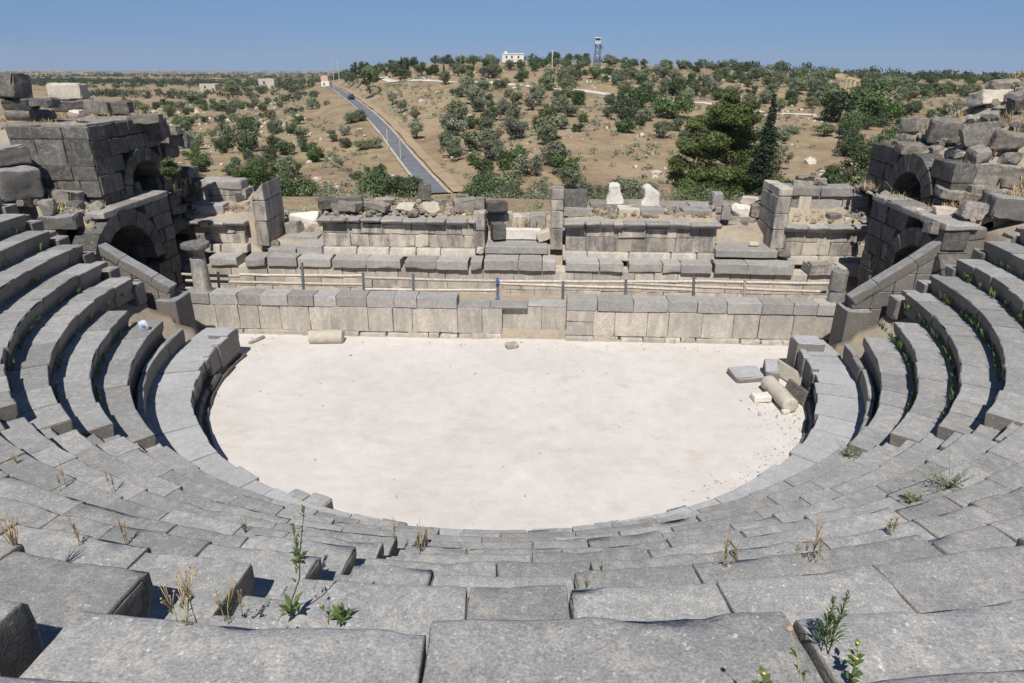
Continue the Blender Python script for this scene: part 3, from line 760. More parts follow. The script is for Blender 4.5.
# ------------------------------------------------------------------ columns
def column(label, u, vb, vt, Y, rad, capital):
    p = atY(u, vb, Y); zt_ = zat(vt, Y, u); t = empty('stone_column', p); tag(t, label, 'column')
    H = zt_-p[2]
    if capital:
        hc = H*.26; P, F = cyl(rad*1.12, rad*.92, H-hc, 28, 8, .018); MB().add(P+p, F).build('shaft', M['scaena'], t)
        V = []; prof = [(.0, 0), (.95, 0), (1.02, .06), (1.0, .12), (1.1, .4), (1.2, .5), (1.25, .6), (1.75, .66), (1.85, .75), (1.85, .97), (1.75, 1), (0, 1)]
        seg = 32; Fc = []
        for r_, z_ in prof:
            for k in range(seg):
                a = 2*math.pi*k/seg; e = 1+.05*math.cos(8*a)*(.1 < z_ < .6)
                V.append((r_*rad*.92*e*math.cos(a), r_*rad*.92*e*math.sin(a), z_*hc))
        for i in range(len(prof)-1):
            for k in range(seg): Fc.append((i*seg+k, i*seg+(k+1) % seg, (i+1)*seg+(k+1) % seg, (i+1)*seg+k))
        V = np.array(V); V = V+nz(V, 4, 3)*.03; V = V+nz(V, 12, 5)*.012
        MB().add(V+p+np.array([0, 0, H-hc]), Fc).build('capital', M['tower'], t)
    else:
        for a, b in ((0, .5), (.5, 1)):
            P, F = cyl(rad, rad*.97, H*(b-a)-.015, 28, 5, .012); MB().add(P+p+np.array([rnd.gauss(0, .01), 0, H*a]), F).build('drum', M['grey_stone'], t)
column('standing column with a worn round capital at the left end of the stage wall', 204.5, 297, 243, 3.05, .27, True)
column('stub of two grey column drums at the right end of the stage wall', 833.5, 309, 270, 3.05, .27, False)
# ------------------------------------------------------------------ timber railing on the stage
Yr = 4.0
rl = empty('railing', (0, Yr, .7)); tag(rl, 'weathered timber railing with thin posts running along the stage behind the coping', 'railing')
def rail(u0, v0, u1, v1, th=.056, Y=Yr):
    a, b = atY(u0, v0, Y), atY(u1, v1, Y); n = 10
    pts = [a+(b-a)*k/n + np.array([0, 0, -.015*math.sin(math.pi*k/n)+rnd.gauss(0, .004)]) for k in range(n+1)]
    P, F = tube(pts, th, 5); MB().add(P, F).build('rail', M['wood'], rl)
for a in ((182, 274, 240, 276), (186, 280.5, 364, 284.5), (240, 274.5, 364, 275.5), (186, 288, 240, 289.5), (364, 277.5, 499, 281), (364, 289, 499, 290), (499, 283.5, 626, 287.5), (499, 281, 694, 281.5), (626, 283, 826, 292), (626, 287, 694, 290), (694, 281, 836, 283.5)): rail(*a)
for u, va, vb_, m in ((218, 272, 294, 'wood'), (302, 263, 290, 'rust'), (363, 273, 295, 'rust'), (413, 274, 296, 'rust'), (563, 281, 303, 'rust'), (626, 280, 301, 'rust'), (694, 276, 304, 'rust'), (745, 281, 303, 'wood'), (870, 275, 300, 'rust')):
    a, b = atY(u, va, Yr-.04), atY(u, vb_, Yr-.04); b[2] = min(b[2], .2); P, F = tube([b, a], .05, 6); MB().add(P, F).build('post', M[m], rl)
a, b = atY(497.5, 278, Yr-.06), atY(498, 304, Yr-.06); b[2] = min(b[2], .2)
P, F = tube([b, a], .05, 6); bp = MB().add(P, F).build('post', M['rust'], rl)
for va, vb_, w in ((279, 284, .07), (297, 304, .09)):
    a = atY(497.6, (va+vb_)/2, Yr-.14); P, F = rbox(w*1.7, .1, (vb_-va)*.034, .01, (1, 1, 1), 0, 1, 0); MB().add(P+a, F).build('blue_sleeve', M['blue'], bp)
# ------------------------------------------------------------------ vaulted side passages
def archwall(name, label, X, sgn, Y0, Y1, Z0, Ztop, yc, zs, rin, rout, depth, mat, top_fn=None, tunnel=3.2, group=None):
    """wall in the plane x = X facing -sgn*x, an arch of voussoirs in it and a vaulted tunnel behind"""
    t = empty(name, (X, (Y0+Y1)/2, Z0)); tag(t, label, 'vaulted passage', group)
    mb, mb2 = MB(), MB(); z = Z0
    while z < Ztop-.03:
        h = rnd.uniform(.5, .62)
        if Ztop-z-h < .25: h = Ztop-z
        for a, c in run(Y0, Y1, .55, 1.15):
            segs = [(a, c)]
            zc = z+h/2
            if zc > zs: half = math.sqrt(max(0, rout**2-(zc-h*.3-zs)**2)) if zc-h*.3-zs < rout else 0
            else: half = rin+.0
            if half > 0:
                L_, R_ = yc-half, yc+half
                segs = [(p, q) for p, q in ((a, min(c, L_)), (max(a, R_), c)) if q-p > .12]
            for p, q in segs:
                if top_fn and zc > top_fn((p+q)/2): continue
                P, F = rbox(.7, q-p-.015, h-.014, .025, (2, 4, 4), .02, 2.3, .09)
                (mb if (p+q)/2 < yc else mb2).add(P+np.array([X+sgn*(.35+rnd.gauss(0, .018)), (p+q)/2, zc]), F)
        z += h
    for m_ in (mb, mb2):
        if m_.n: m_.build('wall_face', mat, t)
    mb = MB(); nv = 11
    for i in range(nv):
        a0, a1 = math.pi*i/nv, math.pi*(i+1)/nv
        rm = (rin+rout)/2; P, F = rbox(.8, (a1-a0)*rm, rout-rin, .025, (2, 3, 3), .014, 2.2, .07)
        rr = rm+P[:, 2]; ph = (a0+a1)/2 + P[:, 1]/rm*.985
        mb.add(np.stack([P[:, 0]+X+sgn*(.36+rnd.gauss(0, .012)), yc+rr*np.cos(ph), zs+rr*np.sin(ph)], 1), F)
    mb.build('arch', mat, t)
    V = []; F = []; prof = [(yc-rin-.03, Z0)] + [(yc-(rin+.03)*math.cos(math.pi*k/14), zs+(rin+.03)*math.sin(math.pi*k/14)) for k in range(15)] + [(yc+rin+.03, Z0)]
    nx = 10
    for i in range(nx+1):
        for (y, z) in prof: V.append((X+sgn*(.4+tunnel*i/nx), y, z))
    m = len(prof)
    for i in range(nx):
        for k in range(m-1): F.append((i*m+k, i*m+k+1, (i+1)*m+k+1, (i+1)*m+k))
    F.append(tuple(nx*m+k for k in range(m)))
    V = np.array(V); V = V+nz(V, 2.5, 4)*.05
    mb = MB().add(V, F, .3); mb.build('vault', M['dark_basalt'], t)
    return t
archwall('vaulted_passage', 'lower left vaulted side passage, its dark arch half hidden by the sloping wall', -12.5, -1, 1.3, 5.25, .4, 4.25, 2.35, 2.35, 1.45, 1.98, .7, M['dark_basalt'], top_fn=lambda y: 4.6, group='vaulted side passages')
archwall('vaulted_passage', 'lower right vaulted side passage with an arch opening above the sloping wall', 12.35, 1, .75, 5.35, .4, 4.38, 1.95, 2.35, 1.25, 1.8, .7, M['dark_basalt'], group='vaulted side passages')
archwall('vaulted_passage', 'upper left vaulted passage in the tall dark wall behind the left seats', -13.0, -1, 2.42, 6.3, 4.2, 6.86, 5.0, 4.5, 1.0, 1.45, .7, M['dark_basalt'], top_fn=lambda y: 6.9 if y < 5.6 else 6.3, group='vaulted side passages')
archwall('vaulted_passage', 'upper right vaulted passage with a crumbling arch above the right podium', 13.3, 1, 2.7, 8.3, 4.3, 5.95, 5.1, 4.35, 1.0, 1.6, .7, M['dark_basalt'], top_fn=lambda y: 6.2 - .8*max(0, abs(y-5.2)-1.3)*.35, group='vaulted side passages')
# cap slabs on the lower passages, front wall of the upper left one
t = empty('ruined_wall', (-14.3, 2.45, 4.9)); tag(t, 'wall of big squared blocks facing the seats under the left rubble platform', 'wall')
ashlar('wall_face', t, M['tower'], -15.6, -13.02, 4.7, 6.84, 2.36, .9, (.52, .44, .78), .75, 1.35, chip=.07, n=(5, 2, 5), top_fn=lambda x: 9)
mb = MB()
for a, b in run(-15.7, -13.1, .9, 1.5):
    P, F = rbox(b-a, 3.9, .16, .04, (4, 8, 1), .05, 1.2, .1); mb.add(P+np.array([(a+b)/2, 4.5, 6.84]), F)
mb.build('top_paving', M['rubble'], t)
for s, X, z, ya, yb_, lab in ((-1, -12.5, 4.33, 1.35, 5.2, 'row of grey cap slabs along the top of the lower left passage wall'), (1, 12.35, 4.46, .7, 5.35, 'row of grey cap slabs along the top of the lower right passage wall')):
    t = empty('wall_coping', (X+s*.4, 3, z)); tag(t, lab, 'coping')
    y = ya
    while y < yb_-.1:
        L = min(rnd.uniform(.8, 1.5), yb_-y)
        block('cap_slab', M['grey_stone'], (X+s*.42, y+L/2, z), (.95, L-.02, .2), parent=t, rz=rnd.gauss(0, .02), chip=.12); y += L
# outer end of the left passage towards the stage building
archy = empty('ruined_wall', (-13.0, 7.3, 2.2)); tag(archy, 'crumbling wall end with loose blocks between the upper left passage and the stage building', 'wall')
mb = MB()
for i in range(26):
    y = rnd.uniform(6.1, 8.6); z = rnd.uniform(2.2, 6.6-(y-6.1)*.75)
    P, F = rbox(rnd.uniform(.6, 1.0), rnd.uniform(.5, .9), rnd.uniform(.35, .6), .05, (3, 3, 3), .03, 2.2, .12)
    mb.add(rot(P, rnd.gauss(0, .08), rnd.gauss(0, .08), rnd.gauss(0, .15))+np.array([-13.3-rnd.uniform(0, .5), y, z]), F)
mb.build('wall_face', M['dark_basalt'], archy)
# ------------------------------------------------------------------ sloping retaining walls
def analemma(label, side, pts, Y, th, zbot):
    t = empty('retaining_wall', ((pts[0][0]+pts[-1][0])/2, Y, zbot)); tag(t, label, 'retaining wall', 'sloping retaining walls of the seating')
    for (x0, z0), (x1, z1) in zip(pts[:-1], pts[1:]):
        L = math.hypot(x1-x0, z1-z0); ang = math.atan2(z1-z0, x1-x0)
        P, F = rbox(L-.004, th+.06, .30, (.01, .03, .03), (6, 3, 3), .014, 2.2, .07)
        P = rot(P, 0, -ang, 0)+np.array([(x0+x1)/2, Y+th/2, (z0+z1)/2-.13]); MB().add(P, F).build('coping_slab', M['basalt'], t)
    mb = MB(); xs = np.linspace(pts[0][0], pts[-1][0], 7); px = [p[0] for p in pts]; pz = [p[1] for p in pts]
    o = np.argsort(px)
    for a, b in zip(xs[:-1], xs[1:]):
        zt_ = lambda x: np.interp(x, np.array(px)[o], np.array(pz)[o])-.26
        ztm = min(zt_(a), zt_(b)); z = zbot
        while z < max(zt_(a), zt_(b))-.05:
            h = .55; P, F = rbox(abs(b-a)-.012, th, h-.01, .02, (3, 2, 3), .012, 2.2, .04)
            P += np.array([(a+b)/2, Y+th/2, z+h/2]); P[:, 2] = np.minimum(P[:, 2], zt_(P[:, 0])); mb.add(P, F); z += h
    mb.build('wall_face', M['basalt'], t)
    return t
tl = analemma('left sloping retaining wall of smooth grey slabs between the seats and the stage', -1, [(-12.75, 3.68), (-11.95, 3.16), (-11.05, 2.58), (-10.55, 2.25)], .85, .36, .3)
tr = analemma('right sloping retaining wall of smooth grey slabs between the seats and the stage', 1, [(13.55, 4.42), (12.75, 4.28), (11.82, 3.50), (10.9, 2.8), (10.25, 2.3)], .85, .36, .3)
block('end_pier', M['basalt'], (-10.62, 1.12, 1.0), (.66, .95, 1.75), parent=tl, rx=0, b=.03, n=(4, 5, 5), chip=.05)
block('end_pier', M['basalt'], (10.42, 1.10, 1.05), (.70, .90, 1.75), parent=tr, b=.03, n=(4, 5, 5), chip=.05)
# ------------------------------------------------------------------ loose stones
def drum(label, a, b, r, mat, cat='column drum', name='column_drum'):
    a, b = Vector(a), Vector(b); P, F = cyl(r, r*.97, (b-a).length, 28, 8, .012, edge=.03)
    q = Vector((0, 0, 1)).rotation_difference((b-a).normalized()); Mx = np.array(q.to_matrix())
    return tag(MB().add(P @ Mx.T + np.array(a), F).build(name, mat), label, cat)
def zsurf(x, y):
    x = np.asarray(x, float); y = np.asarray(y, float)
    return np.where((np.abs(x) > 12.4) & (np.abs(x) < 27) & (y > .9) & (y < 15), slope_z(x, y), gz(x, y))
def on_near(u, v, t0=9, t1=60):
    d = ray(u, v); t = np.linspace(t0, t1, 4000); q = CAM+d*t[:, None]; g = q[:, 2]-zsurf(q[:, 0], q[:, 1])
    i = int(np.argmax(g < 0))
    if g[i] >= 0: i = int(np.argmin(np.abs(q[:, 1]-3.)))
    return q[i], t[i]
def rockpx(label, u, v, w, h, mat, cat='boulder', name='boulder', Y=None, deep=.9, boxy=False, group=None, seed=None, rz=None, tilt=.1):
    """boulder whose base meets the ground (or plane Y) at the foot of its outline"""
    if Y is None: p, t = on_near(u, v+h*.42)
    else:
        p = atY(u, v+h*.42, Y); t = (p[1]-CAM[1])/ray(u, v+h*.42)[1]
    sx = w*t/f_px; sz = h*t/f_px*1.02; sy = (sx+sz)/2*deep
    seed = seed or rnd.randint(1, 9999)
    if boxy:
        P, F = rbox(sx, sy, sz*.92, min(sx, sz)*.07, (9, 7, 7), .045, 2.1, .15); P = P + nz(P, 7, rnd.random()*90)*.018
        P = rot(P, rnd.gauss(0, tilt), rnd.gauss(0, tilt), rnd.gauss(0, .2) if rz is None else rz)
    else:
        P, F = rock(sx*1.08, sy*1.1, sz*1.12, seed, 4, 9); P = rot(P, rnd.gauss(0, tilt*.6), rnd.gauss(0, tilt*.6), 0)
    P = P-np.array([0, 0, P[:, 2].min()]) + p + np.array([0, sy*.35, -.10*sz])
    o = MB().add(P, F).build(name, mat); tag(o, label, cat, group); return o
bl, gs, rb, db, pa = M['basalt'], M['scree'], M['rubble'], M['dark_basalt'], M['pale']
G = 'tumbled stones on the right slope'
RR = [('broad lichen covered boulder highest on the right slope', 1008, 88, 34, 15, rb, 0), ('beige flat block just under the highest right boulder', 992, 101, 33, 14, pa, 1),
 ('dark squared block at the right edge under the highest boulder', 1019, 106, 16, 15, db, 1), ('small pale stone left of the beige block', 970, 119, 8, 8, pa, 0),
 ('pale flat rock below the beige block', 986, 121, 17, 9, pa, 0), ('grey slab under the highest boulder by the right edge', 1004, 123, 18, 9, gs, 1),
 ('squared block with a pale right face, on the rubble skyline above the upper right arch', 919, 128, 26, 15, gs, 1), ('upright dark grey block behind dry grass, second on the rubble skyline', 946, 132, 27, 24, gs, 1),
 ('large brown grey boulder with a curved top in the middle of the right slope', 980, 138, 38, 27, gs, 0), ('large grey rounded boulder at the right edge beside the curved topped one', 1010, 141, 32, 19, rb, 0),
 ('low pale slab above the upper right arch', 910, 141, 20, 9, rb, 1), ('long flat block just above the upper right arch', 916, 151, 31, 10, gs, 1), ('small wedge stone right of the flat block above the arch', 937, 150, 13, 9, gs, 0),
 ('thin dark slab tilted over a hollow in the right slope', 960, 156, 22, 7, db, 1), ('angular grey block beside the hollow in the right slope', 982, 156, 22, 17, gs, 0), ('dark broken rock at the right edge under the grey boulders', 1012, 160, 25, 13, gs, 0),
 ('rounded brownish stone below the tilted slab', 958, 172, 20, 14, rb, 0), ('big squared grey block halfway up the right slope', 996, 175, 46, 22, gs, 1), ('pale wedge rock under the big squared block', 1011, 184, 23, 12, rb, 0),
 ('low grey block left of the pale wedge rock', 982, 192, 26, 11, gs, 1), ('long dark slab lying across the lower right slope', 966, 198, 46, 9, gs, 1), ('smooth grey boulder above the upper right seats', 974, 212, 32, 19, gs, 0),
 ('pale rounded rock on the top of the lower right passage', 946, 213, 24, 11, pa, 0), ('wide flat slab with a dark front at the right edge above the seats', 1009, 209, 34, 24, bl, 1), ('pale stone chip near the corner of the lower right passage', 922, 214, 18, 8, pa, 0),
 ('block ending the wall above the right sloping wall', 940, 229, 22, 12, gs, 1), ('white stone among dry grass on the right slope', 1000, 207, 11, 9, pa, 0)]
for i, (lab, u, v, w, h, m, bx) in enumerate(RR): rockpx(lab, u, v, w, h, m, boxy=bool(bx), group=G, seed=100+i)
G = 'tumbled stones on the left platform and slope'
LL = [('large dark block at the top left corner of the ruins', 8, 88, 27, 25, gs, 1, None), ('white rough squared block standing on the left platform', 65, 93, 31, 16, pa, 1, 6.),
 ('grey block directly under the white one on the left platform', 71, 107, 34, 10, gs, 1, 5.7), ('middle grey block of the row on the left platform', 99, 108.5, 25, 13, gs, 1, 5.8), ('last grey block of the row at the edge of the left platform', 120, 108, 18, 12, gs, 1, 6.),
 ('pale pointed stone in front of the row of blocks on the left platform', 75, 114, 15, 8, pa, 0, None), ('thin tilted slab beside the large dark top left block', 42, 104, 26, 8, db, 1, None),
 ('dark stone under the large top left block', 16, 105, 34, 12, db, 0, None),
 ('jutting dark block on the broken end of the upper left wall', 150, 131, 26, 20, db, 1, 5.6), ('pale block on the broken end of the upper left wall', 170, 131, 16, 9, rb, 1, 6.3), ('dark block low on the broken end of the upper left wall', 178, 142, 17, 14, gs, 1, 6.6),
 ('pale slab on top of the upper left passage wall', 143, 121, 30, 9, rb, 1, 5.),
 ('short fallen drum on the left rubble slope', 64, 200, 25, 17, gs, 1, None), ('grey lump beside the fallen drum on the left slope', 47, 208, 15, 17, gs, 0, None), ('angular light grey block by the wall of the lower left passage', 111, 194, 24, 20, gs, 0, None),
 ('narrow stone near the start of the lower left passage wall', 95, 210, 13, 15, gs, 0, None), ('low flat slab at the top of the left seats', 60, 223, 36, 14, bl, 1, None), ('thin step stone among grass above the left seats', 17, 206, 22, 6, bl, 1, None),
 ('small tilted stone on the left slope below the tall blocks', 42, 184, 14, 10, gs, 0, None), ('wedge of rock left of the squared wall on the left slope', 48, 160, 18, 9, gs, 0, None), ('pointed stone under the squared wall on the left slope', 30, 152, 16, 12, gs, 0, None),
 ('dark hole edged stone at the foot of the squared wall', 28, 146, 12, 14, db, 0, None), ('rock in front of the upper left arch', 131, 187, 13, 10, gs, 1, None), ('rounded brown rock in front of the upper left arch', 150, 187, 15, 10, rb, 0, None), ('thin pale slab in front of the upper left arch', 130, 195, 18, 6, gs, 1, None)]
for i, (lab, u, v, w, h, m, bx, Y) in enumerate(LL): rockpx(lab, u, v, w, h, m, boxy=bool(bx), group=G, seed=300+i, Y=Y, tilt=.04 if Y else .1)
for lab, u, v, w, h, Y in (('upper of the two tall seat end blocks at the left edge', 4, 157, 30, 19, 1.3), ('lower and larger of the two tall seat end blocks at the left edge', 9, 184, 38, 33, .95)):
    rockpx(lab, u, v, w, h, bl, boxy=True, group=G, tilt=.02, deep=1.0, rz=1.0, Y=Y)
for i in range(100):
    sd_ = 1 if i < 78 else -1
    x = rnd.uniform(13.9, 18.5); y = rnd.uniform(1.2, 7.6) if sd_ > 0 else rnd.uniform(1.2, 2.4)
    if sd_ < 0: x = rnd.uniform(12.9, 15.5)
    sx = rnd.uniform(.25, .65); P, F = rock(sx, sx*rnd.uniform(.6, 1.1), sx*rnd.uniform(.45, .8), 900+i, 4, 9); P = rot(P, 0, 0, rnd.uniform(0, 6))
    p = np.array([sd_*x, y, float(zsurf(sd_*x, y))])
    o = MB().add(P-np.array([0, 0, P[:, 2].min()+.04])+p, F).build('boulder', rnd.choice((gs, rb, bl, db)))
    tag(o, 'small broken stone lying between the bigger boulders of the right slope' if sd_ > 0 else 'small broken stone lying on the earth above the left seats', 'boulder', 'small broken stones of the right slope' if sd_ > 0 else 'small broken stones above the left seats')
p0, p1 = atY(9, 121.5, 4.3), atY(55, 120, 4.5)
p0[2] = p1[2] = 7.05; drum('weathered column shaft lying on the left platform in front of the white block', p0, p1, .2, gs)
# rubble on the long left podium and around the stage building
G = 'rubble along the podium tops'
PP = [('squarish grey boulder balanced on the rubble of the long left podium', 424, 192, 17, 16, gs, 0, 9.2), ('dark slab at the left end of the rubble on the long left podium', 327, 205, 18, 10, db, 1, 7.9),
 ('long pale slab on the left part of the long podium', 346, 208, 27, 9, rb, 1, 7.8), ('flat layered slab behind the pale one on the long podium', 349, 201, 24, 6, rb, 1, 8.8), ('pale slab in the middle of the long podium rubble', 378, 208, 22, 7, rb, 1, 7.9),
 ('low rock in the middle of the long podium rubble', 384, 201, 20, 6, rb, 0, 8.8), ('whitish rock right of the middle of the long podium rubble', 405, 208, 22, 9, pa, 0, 8.), ('pale chunk beneath the balanced boulder', 430, 208, 24, 10, pa, 0, 8.),
 ('light grey block near the right end of the long podium', 464, 206, 23, 13, rb, 1, 8.), ('small dark stone behind the right end of the long podium', 461, 197, 12, 6, gs, 0, 8.9), ('dark block right of the light grey one on the long podium end', 480, 204, 10, 12, gs, 1, 8.),
 ('dark tilted slab on top of the left jamb of the central doorway', 496, 207.5, 21, 9, db, 1, 8.3), ('white rubble between the long podium and the central doorway', 467, 220, 14, 14, M['marble'], 0, 7.9), ('pale stone at the foot of the left jamb of the central doorway', 480, 251.5, 9, 8, pa, 0, 7.1),
 ('white flat rock in the left hand stage doorway', 303, 221, 34, 17, M['marble'], 0, 9.5), ('brownish white rock right of the white flat one', 313, 226, 14, 9, pa, 0, 9.3), ('grey upright block in the left hand stage doorway', 294, 230, 13, 16, gs, 1, 8.6), ('small dark boulder at the foot of the slanting pier', 273, 245, 15, 9, gs, 0, 7.4),
 ('pale rubble above the stepped rear wall', 248, 191, 12, 10, pa, 0, 9.2), ('grey block ending the stepped rear wall', 242, 198, 11, 12, db, 1, 8.6), ('pale stones beside the slanting pier top', 247, 207, 8, 12, pa, 0, 8.2),
 ('dark tilted boulder at the left foot of the right podium', 783.5, 254, 13, 10, gs, 0, 6.9), ('large whitish rock above the right hand stage doorway', 767, 198, 14, 10, pa, 0, 9.6), ('dark block among white rubble above the right hand doorway', 759, 211, 14, 13, gs, 1, 9.2), ('white rubble heap above the right hand doorway', 742, 212, 22, 15, M['marble'], 0, 9.4), ('brown and white stone behind the right hand doorway', 748, 202, 18, 11, pa, 0, 9.9), ('pale flat stone on the threshold of the right hand doorway', 754.5, 244, 12, 4, pa, 0, 7.5),
 ('grey flat stone on the right podium', 834, 218.5, 13, 8, gs, 1, 7.7), ('thin slab lying on the right podium', 855, 217, 24, 5, rb, 1, 7.9), ('pale lump between the slabs on the right podium', 848, 221, 10, 6, pa, 0, 7.6), ('dark stone on top of the rear wall over the right podium', 806, 179, 19, 6, gs, 0, 8.8), ('pale round stone on top of the rear wall over the right podium', 822, 182, 12, 7, rb, 0, 8.7), ('squared stone under the dark one on the rear wall top', 803, 185, 17, 6, rb, 1, 8.7),
 ('grey block beside the right ledge below the right podium', 820, 269, 20, 10, gs, 1, 6.4)]
for i, (lab, u, v, w, h, m, bx, Y) in enumerate(PP): rockpx(lab, u, v, w, h, m, boxy=bool(bx), group=G, seed=500+i, Y=Y, tilt=.05, cat='stone')
# two white marble stumps
def stump(label, u, Y, pts, th):
    """outline in pixels, real thickness"""
    P2 = [atY(x, y, Y) for x, y in pts]; n = len(P2); bm = bmesh.new()
    f = [bm.verts.new(p) for p in P2]; face = bm.faces.new(f)
    r = bmesh.ops.extrude_face_region(bm, geom=[face]); vs = [e for e in r['geom'] if isinstance(e, bmesh.types.BMVert)]
    for v in vs: v.co.y += th
    bmesh.ops.recalc_face_normals(bm, faces=bm.faces[:])
    bmesh.ops.bevel(bm, geom=bm.edges[:], offset=.05, segments=2, affect='EDGES')
    bmesh.ops.triangulate(bm, faces=bm.faces[:]); bmesh.ops.subdivide_edges(bm, edges=bm.edges[:], cuts=2)
    V = np.array([v.co[:] for v in bm.verts]); F = [tuple(v.index for v in q.verts) for q in bm.faces]; bm.free()
    V = V+nz(V, 3, 5)*.05+nz(V, 9, 2)*.02
    o = MB().add(V, F, .5).build('marble_stump', M['marble']); tag(o, label, 'marble fragment', 'white marble stumps'); return o
stump('left white marble stump with narrowed shoulders on the back wall', 615, 8.75, [(606, 206), (606.5, 200), (609, 194), (609, 187), (611, 184), (620, 184), (621.5, 188), (621, 194), (624, 201), (624, 206)], .5)
stump('right white marble stump, broken and with a vertical crack, on the back wall', 651, 8.6, [(641, 208.5), (641, 204), (645, 199), (643.5, 192), (643, 187), (646, 185), (651, 186), (655, 190), (659, 192), (660, 197), (659, 202), (661, 208.5)], .5)
# stones lying on the orchestra
p0, p1 = atZ(309.5, 337, .2), atZ(343, 336.5, .2)
drum('pale column drum lying on its side against the stage wall', p0, p1, .235, M['pale'])
p0, p1 = atZ(768, 382, .23), atZ(791, 406, .23)
drum('long pale column drum lying against the right side of the podium', p0, p1, .225, M['pale'])
def floorblock(label, u, v, size, rz, mat, rx=0, ry=0, z=None, cat='stone block', name='fallen_block'):
    p = atZ(u, v, size[2]/2 if z is None else z)
    return block(name, mat, p, size, rz=rz, rx=rx, ry=ry, label=label, cat=cat, group='fallen stones on the orchestra', b=.04, amp=.03, chip=.12)
floorblock('flat grey slab lying on the orchestra near the right podium end', 746, 374.5, (.92, .72, .2), .2, M['walkway'], rx=.05)
floorblock('grey block leaning between the flat slab and the long drum', 771, 371, (.42, .8, .42), -.2, M['walkway'], rx=.1)
floorblock('small white block in front of the long drum', 761, 397, (.5, .34, .2), .1, M['marble'])
floorblock('thin pale slab fallen against the right podium', 788, 374, (.1, 1.3, .45), .3, pa, ry=.35)
floorblock('narrow broken slab beside the long drum at the right podium', 797, 392, (.1, 1.0, .4), .22, gs, ry=.25)
floorblock('brown and pale flattish stone on the middle of the floor before the stage wall', 512, 345, (.40, .30, .17), .5, M['stage_stone'], ry=.12)
floorblock('small pale stick shaped stone near the left end of the stage wall', 257, 339.5, (.14, .62, .1), -.5, gs)
floorblock('little white stone near the foot of the long drum', 786, 411, (.2, .16, .14), .3, M['marble'])
# raised slabs at both ends of the podium
t = empty('podium_end', (-8.5, -1.0, .3)); tag(t, 'raised slab blocks ending the podium on the left', 'stone block', 'raised podium ends')
for a, z1, w in ((-92.6, .93, .55), (-88, .91, .16), (-83.5, .86, .13)):
    P, F = seat(R(a-2.3), R(a+2.3), R0-.07, R0+w, .2, z1+.08, (5, 4, 5), under=0, chip=.06, amp=.015); MB().add(P, F).build('end_block', M['walkway'], t)
t = empty('podium_end', (8.5, -1.0, .3)); tag(t, 'tilted slab and upright panels ending the podium on the right', 'stone block', 'raised podium ends')
for a, z1, w in ((92.5, 1.12, .7), (87.5, 1.0, .12), (83, .98, .12)):
    P, F = seat(R(a-2.3), R(a+2.3), R0-.09, R0+w, .1, z1, (5, 4, 5), under=0, chip=.1, amp=.02, tilt=.06); MB().add(P, F).build('end_block', M['walkway'], t)
# crumpled plastic bag on the first row
p = atZ(144.5, 329, 1.9); V, F = ico(4); V = V*np.array([.13, .11, .15]); V = V+nz(V, 9, 3)*.035+nz(V, 25, 3)*.012
t = empty('plastic_bag', p); tag(t, 'small white and blue plastic bag left on the first seat row at the left', 'bag')
MB().add(V+p+np.array([0, 0, .1]), F, .5).build('bag_film', M['bag'], t)
V2, F2 = ico(3); V2 = V2*np.array([.05, .03, .05]); V2 = V2+nz(V2, 12, 3)*.01
MB().add(V2+p+np.array([.03, -.10, .13]), F2, .5).build('printed_patch', M['bagblue'], t)
# loose pebbles and chips (nobody could count them)
def scatter(name, pts, mat, s0, s1):
    mb = MB(); V, F = ico(1)
    for p in pts:
        s = rnd.uniform(s0, s1)*(.5+rnd.random()**3*1.6)
        Q = V*np.array([rnd.uniform(.7, 1.3), rnd.uniform(.7, 1.3), rnd.uniform(.4, .9)])*s
        Q = Q*(1+np.array([noise.noise(Vector(q*3)+Vector(p)) for q in V])[:, None]*.5)
        mb.add(rot(Q, 0, 0, rnd.uniform(0, 6))+np.array(p)+np.array([0, 0, s*.25]), F)
    return tag(mb.build(name, mat, smooth=False), kind='stuff')
pts = []
while len(pts) < 420:
    x, y = rnd.uniform(-9, 9), rnd.uniform(-8.5, 2.4)
    if math.hypot(x, y) < 8.4 or y > 0 and abs(x) < 10:
        e = max(0, 1-abs(y-2.4)/1.0)+max(0, (math.hypot(x, y)-7.2)/1.3)*(y < 0)*.6 + .06
        if rnd.random() < e: pts.append((x, y, 0.0))
for _ in range(420):
    a = R(rnd.uniform(20, 85)); q = pol(R0-.3-abs(rnd.gauss(0, .45)), a); pts.append((q[0], q[1], .0))
for _ in range(160):
    q = atZ(rnd.gauss(765, 14), rnd.gauss(400, 13), 0); pts.append((q[0], q[1], 0.))
scatter('floor_pebbles', pts, M['stage_stone'], .008, .028)
pts = [(x, y, .15+rnd.uniform(-.02, .08)) for x, y in ((rnd.uniform(-11, 11), rnd.uniform(3.6, 6.4)) for _ in range(420))]
scatter('stage_debris', pts, M['rubble'], .03, .11)
pts = []
while len(pts) < 1500:
    s = rnd.choice((-1, 1, 1)); x = s*rnd.uniform(12.7, 19); y = rnd.uniform(1, 9)
    pts.append((x, y, float(zsurf(x, y))))
scatter('slope_rubble', pts, M['rubble'], .03, .14)
pts = []
for (u0, u1, v0, v1, Y0, Y1, n) in ((322, 475, 200, 216, 7.6, 9.4, 240), (590, 712, 208, 219, 7.7, 8.4, 120), (792, 868, 214, 223, 7.6, 8.3, 90), (718, 772, 208, 238, 8.6, 10, 110), (280, 325, 212, 238, 8.6, 10.5, 90), (186, 262, 205, 214, 7.8, 8.3, 40)):
    for _ in range(n):
        Y = rnd.uniform(Y0, Y1); f = (Y-Y0)/(Y1-Y0); v = v1+(v0-v1)*f; pts.append(tuple(atY(rnd.uniform(u0, u1), v, Y)))
scatter('podium_rubble', pts, M['rubble'], .04, .14)
